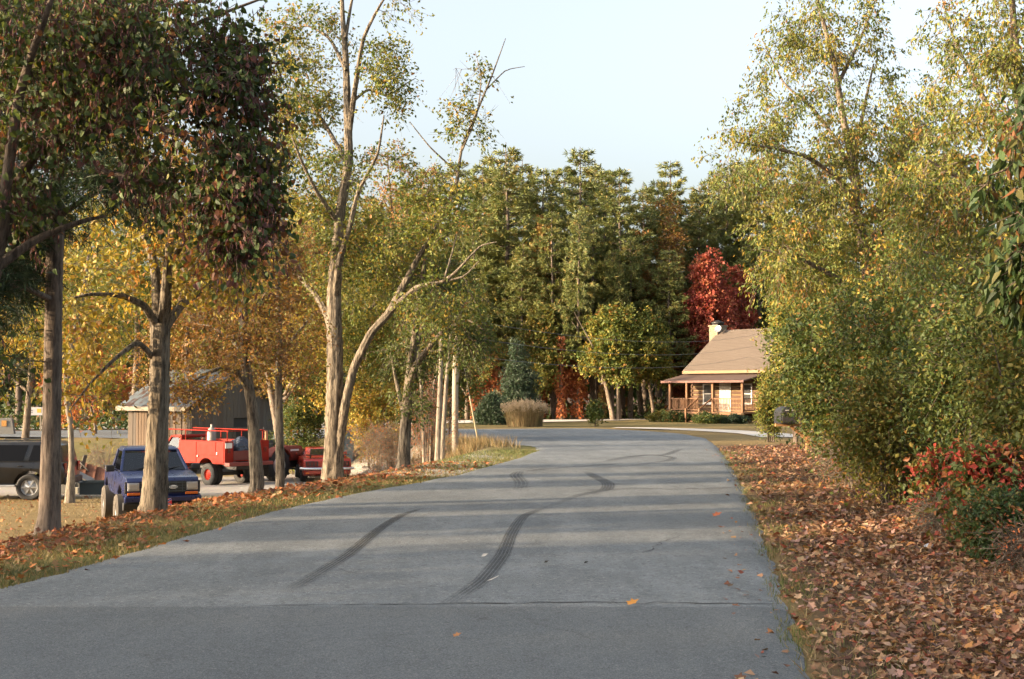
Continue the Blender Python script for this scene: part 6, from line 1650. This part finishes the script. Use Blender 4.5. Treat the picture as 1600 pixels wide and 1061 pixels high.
# chimney and dish
ch = MB().box((X0 - .68, yr, RDG * .5 + .15), (.8, 1.1, RDG + .3)).build('chimney', M['stone'], cb, .02)
MB().box((X0 - .68, yr, RDG + .34), (.92, 1.22, .1)).build('chimney_cap', M['stone'], ch)
MB().lathe([(0, .42), (.1, .5), (.16, .5), (.3, .12), (.34, .001)], (X0 - .68, yr, RDG + .46), 'Z', 20).box((X0 - .68, yr, RDG + .43), (.5, .7, .1)).build('chimney_hood', M['black'], ch)
rs_ = np.random.default_rng(6)
st = MB()
for k in range(13):
    for j in range(4):
        st.box((X0 - .68 + rs_.normal(0, .02) - .29 + j * .195, yr - .555, 3.4 + k * .28 + rs_.normal(0, .02)), (.16 + rs_.uniform(-.03, .03), .03, .2 + rs_.uniform(-.05, .03)))
chs = st.build('chimney_stones', plain('ashlar_stone', (.24, .19, .12), .9, 0, .3, 3), ch, .01)
tag(chs, kind='stuff')
dsh = MB().lathe([(0, .001), (.012, .14), (.045, .27), (.058, .27), (.024, .14), (.012, .001)], (0, 0, 0), 'Z', 22).build('satellite_dish', M['steel'], cb, smooth=50)
dsh.location = (X0 - .05, yr - .75, RDG + .05); dsh.rotation_euler = (R(62), R(-20), R(20))
MB().tube([(0, 0, 0), (0, .1, -.5)], .03, 6).build('dish_mount', M['steel'], dsh)
# porch
MB().box((FW / 2, PD / 2 - .05, FL - .06), (FW, PD - .1, .1)).build('porch_floor', M['cedarwood'], cb)
lt = MB()
for k in range(34): lt.bar((k * FW / 34, .02, .04), (k * FW / 34 + .34, .02, FL - .14), .04, .02)
for k in range(34): lt.bar((k * FW / 34 + .34, .045, .04), (k * FW / 34, .045, FL - .14), .04, .02)
lt.box((FW / 2, .02, FL - .13), (FW, .05, .1)).build('porch_lattice', M['cedarwood'], cb)
pr = slab([(-.35, -.35, 2.92), (FW + .35, -.35, 2.92), (FW + .35, PD - .1, 3.42), (-.35, PD - .1, 3.42)], .08).build('porch_roof', M['porch_roof'], cb)
MB().box((FW / 2, -.37, 2.85), (FW + .7, .04, .15)).build('porch_fascia', plain('dark_red_fascia', (.13, .055, .04), .7), pr)
posts = [(.12, .1), (FW * .60, .1), (FW - .12, .1), (.12, PD - .35)]
for x_, y_ in posts: MB().box((x_, y_, (FL + 2.85) / 2), (.17, .17, 2.85 - FL)).build('porch_post', M['cedarwood'], cb, .015)
def rail(a, b_):
    a = Vector(a); b_ = Vector(b_); n = max(2, int((b_ - a).length / .13)); mb = MB()
    up_ = Vector((0, 0, 1))
    mb.bar(a + up_ * .92, b_ + up_ * .92, .09, .06).bar(a + up_ * .12, b_ + up_ * .12, .06, .06)
    for k in range(n + 1):
        p = a + (b_ - a) * (k / n); mb.bar(p + up_ * .12, p + up_ * .92, .035, .035)
    return mb.build('porch_railing', M['cedarwood'], cb)
rail((.2, .1, FL), (FW * .40, .1, FL)); rail((FW * .60, .1, FL), (FW - .2, .1, FL)); rail((.12, .2, FL), (.12, PD - .4, FL)); rail((FW - .12, .2, FL), (FW - .12, PD - .2, FL))
for k in range(4): MB().box((FW * .5, -.15 - .28 * k, FL - .14 - .17 * k), (FW * .18, .30, .05)).build('porch_step', M['cedarwood'], cb)
for s in (0, 1):
    xx = FW * (.41 + .18 * s)
    q = MB().bar((xx, .05, FL + .92), (xx, -1.3, .92), .06, .08)
    q.box((xx, -1.3, .5), (.12, .12, 1.0)); q.build('step_handrail', M['cedarwood'], cb)
# door and windows in the front wall (proud of the logs)
yw = PD - .125
dr = MB().box((X0 + 3.1, yw, FL + 1.04), (1.0, .06, 2.08)).build('door', M['white'], cb, .01)
for k in (-1, 1): MB().box((X0 + 3.1 + .24 * k, yw - .035, FL + 1.05), (.40, .012, 1.85)).build('door_leaf', plain('pale_door', (.42, .38, .32), .5), dr)
MB().box((X0 + 3.1, yw - .045, FL + 1.05), (.05, .02, 1.9)).build('door_stile', M['white'], dr)
for x_ in (1.55, 5.0):
    w_ = MB()
    for q in (((x_, yw, FL + 1.92), (.92, .07, .10)), ((x_, yw, FL + .58), (.92, .07, .10)), ((x_ - .42, yw, FL + 1.25), (.09, .07, 1.26)), ((x_ + .42, yw, FL + 1.25), (.09, .07, 1.26)), ((x_, yw, FL + 1.25), (.76, .05, .06))): w_.box((q[0][0] + X0, *q[0][1:]), q[1])
    fr = w_.build('window', M['white'], cb)
    for z_ in (.92, 1.58): MB().box((X0 + x_, yw + .008, FL + z_), (.74, .02, .58)).build('pane', plain('cabin_glass', (.06, .06, .06), .05), fr)
    MB().box((X0 + x_, yw - .02, FL + .50), (1.0, .10, .06)).build('window_sill', M['white'], fr)
# planting along the porch
cw = Matrix.Translation(Vector(c0)) @ Matrix.Rotation(-azi, 4, 'Z')
def by_porch(x, y, w, h, pal, seed, label, dens=.7, name='shrub'):
    p = cw @ Vector((x, y, 0)); r = np.random.default_rng(seed); b_ = on(p.x, p.y, -.02)
    limbs, blobs = shrub_parts(b_, w, w * .8, h, r, 6, .5)
    make_tree(name, label, 'shrub', b_, limbs, blobs, n_attr=int(110 * dens), twigs=6, per=9, twig=.3, leaf=(.13, .08), pal=pal, bark='bark_dark', seed=seed, spread=.06, sides=6)
by_porch(2.0, -1.3, .8, .62, 'deep', 501, 'dark green shrub beside the porch steps', 1.0)
by_porch(4.0, -.9, .8, .6, 'deep', 502, 'dark green shrub in front of the porch right of the steps', .9)
by_porch(.3, -.9, .9, .7, 'olive', 503, 'low olive plant at the left corner of the porch', .6)
by_porch(6.4, -.8, .9, .5, 'cedar', 504, 'grey green low shrub at the right corner of the porch', .7)
by_porch(5.4, -2.2, .9, .5, 'green', 505, 'low green plants on the lawn edge before the porch', .6)
def yucca(x, y, label):
    p = cw @ Vector((x, y, 0)); b_ = on(p.x, p.y); root = thing('yucca', label, 'plant', b_)
    r = np.random.default_rng(9); n = 60; a = r.uniform(0, 6.28, n); e = r.uniform(.3, 1.4, n)
    d = np.stack([np.cos(a) * np.cos(e), np.sin(a) * np.cos(e), np.sin(e)], -1)
    V, Fs, Cc = leaf_mesh(np.zeros((n, 3)), d, np.tile([[0, 0, 1.]], (n, 1)) + .01, r.uniform(.7, 1.15, n), .07, 'blade', pick('cedar', n, r) * 1.7, .1, curl=.15)
    np_mesh('leaves', V, Fs, M['leaf'], root, Cc, False)
yucca(-.4, -.5, 'spiky yucca left of the porch')
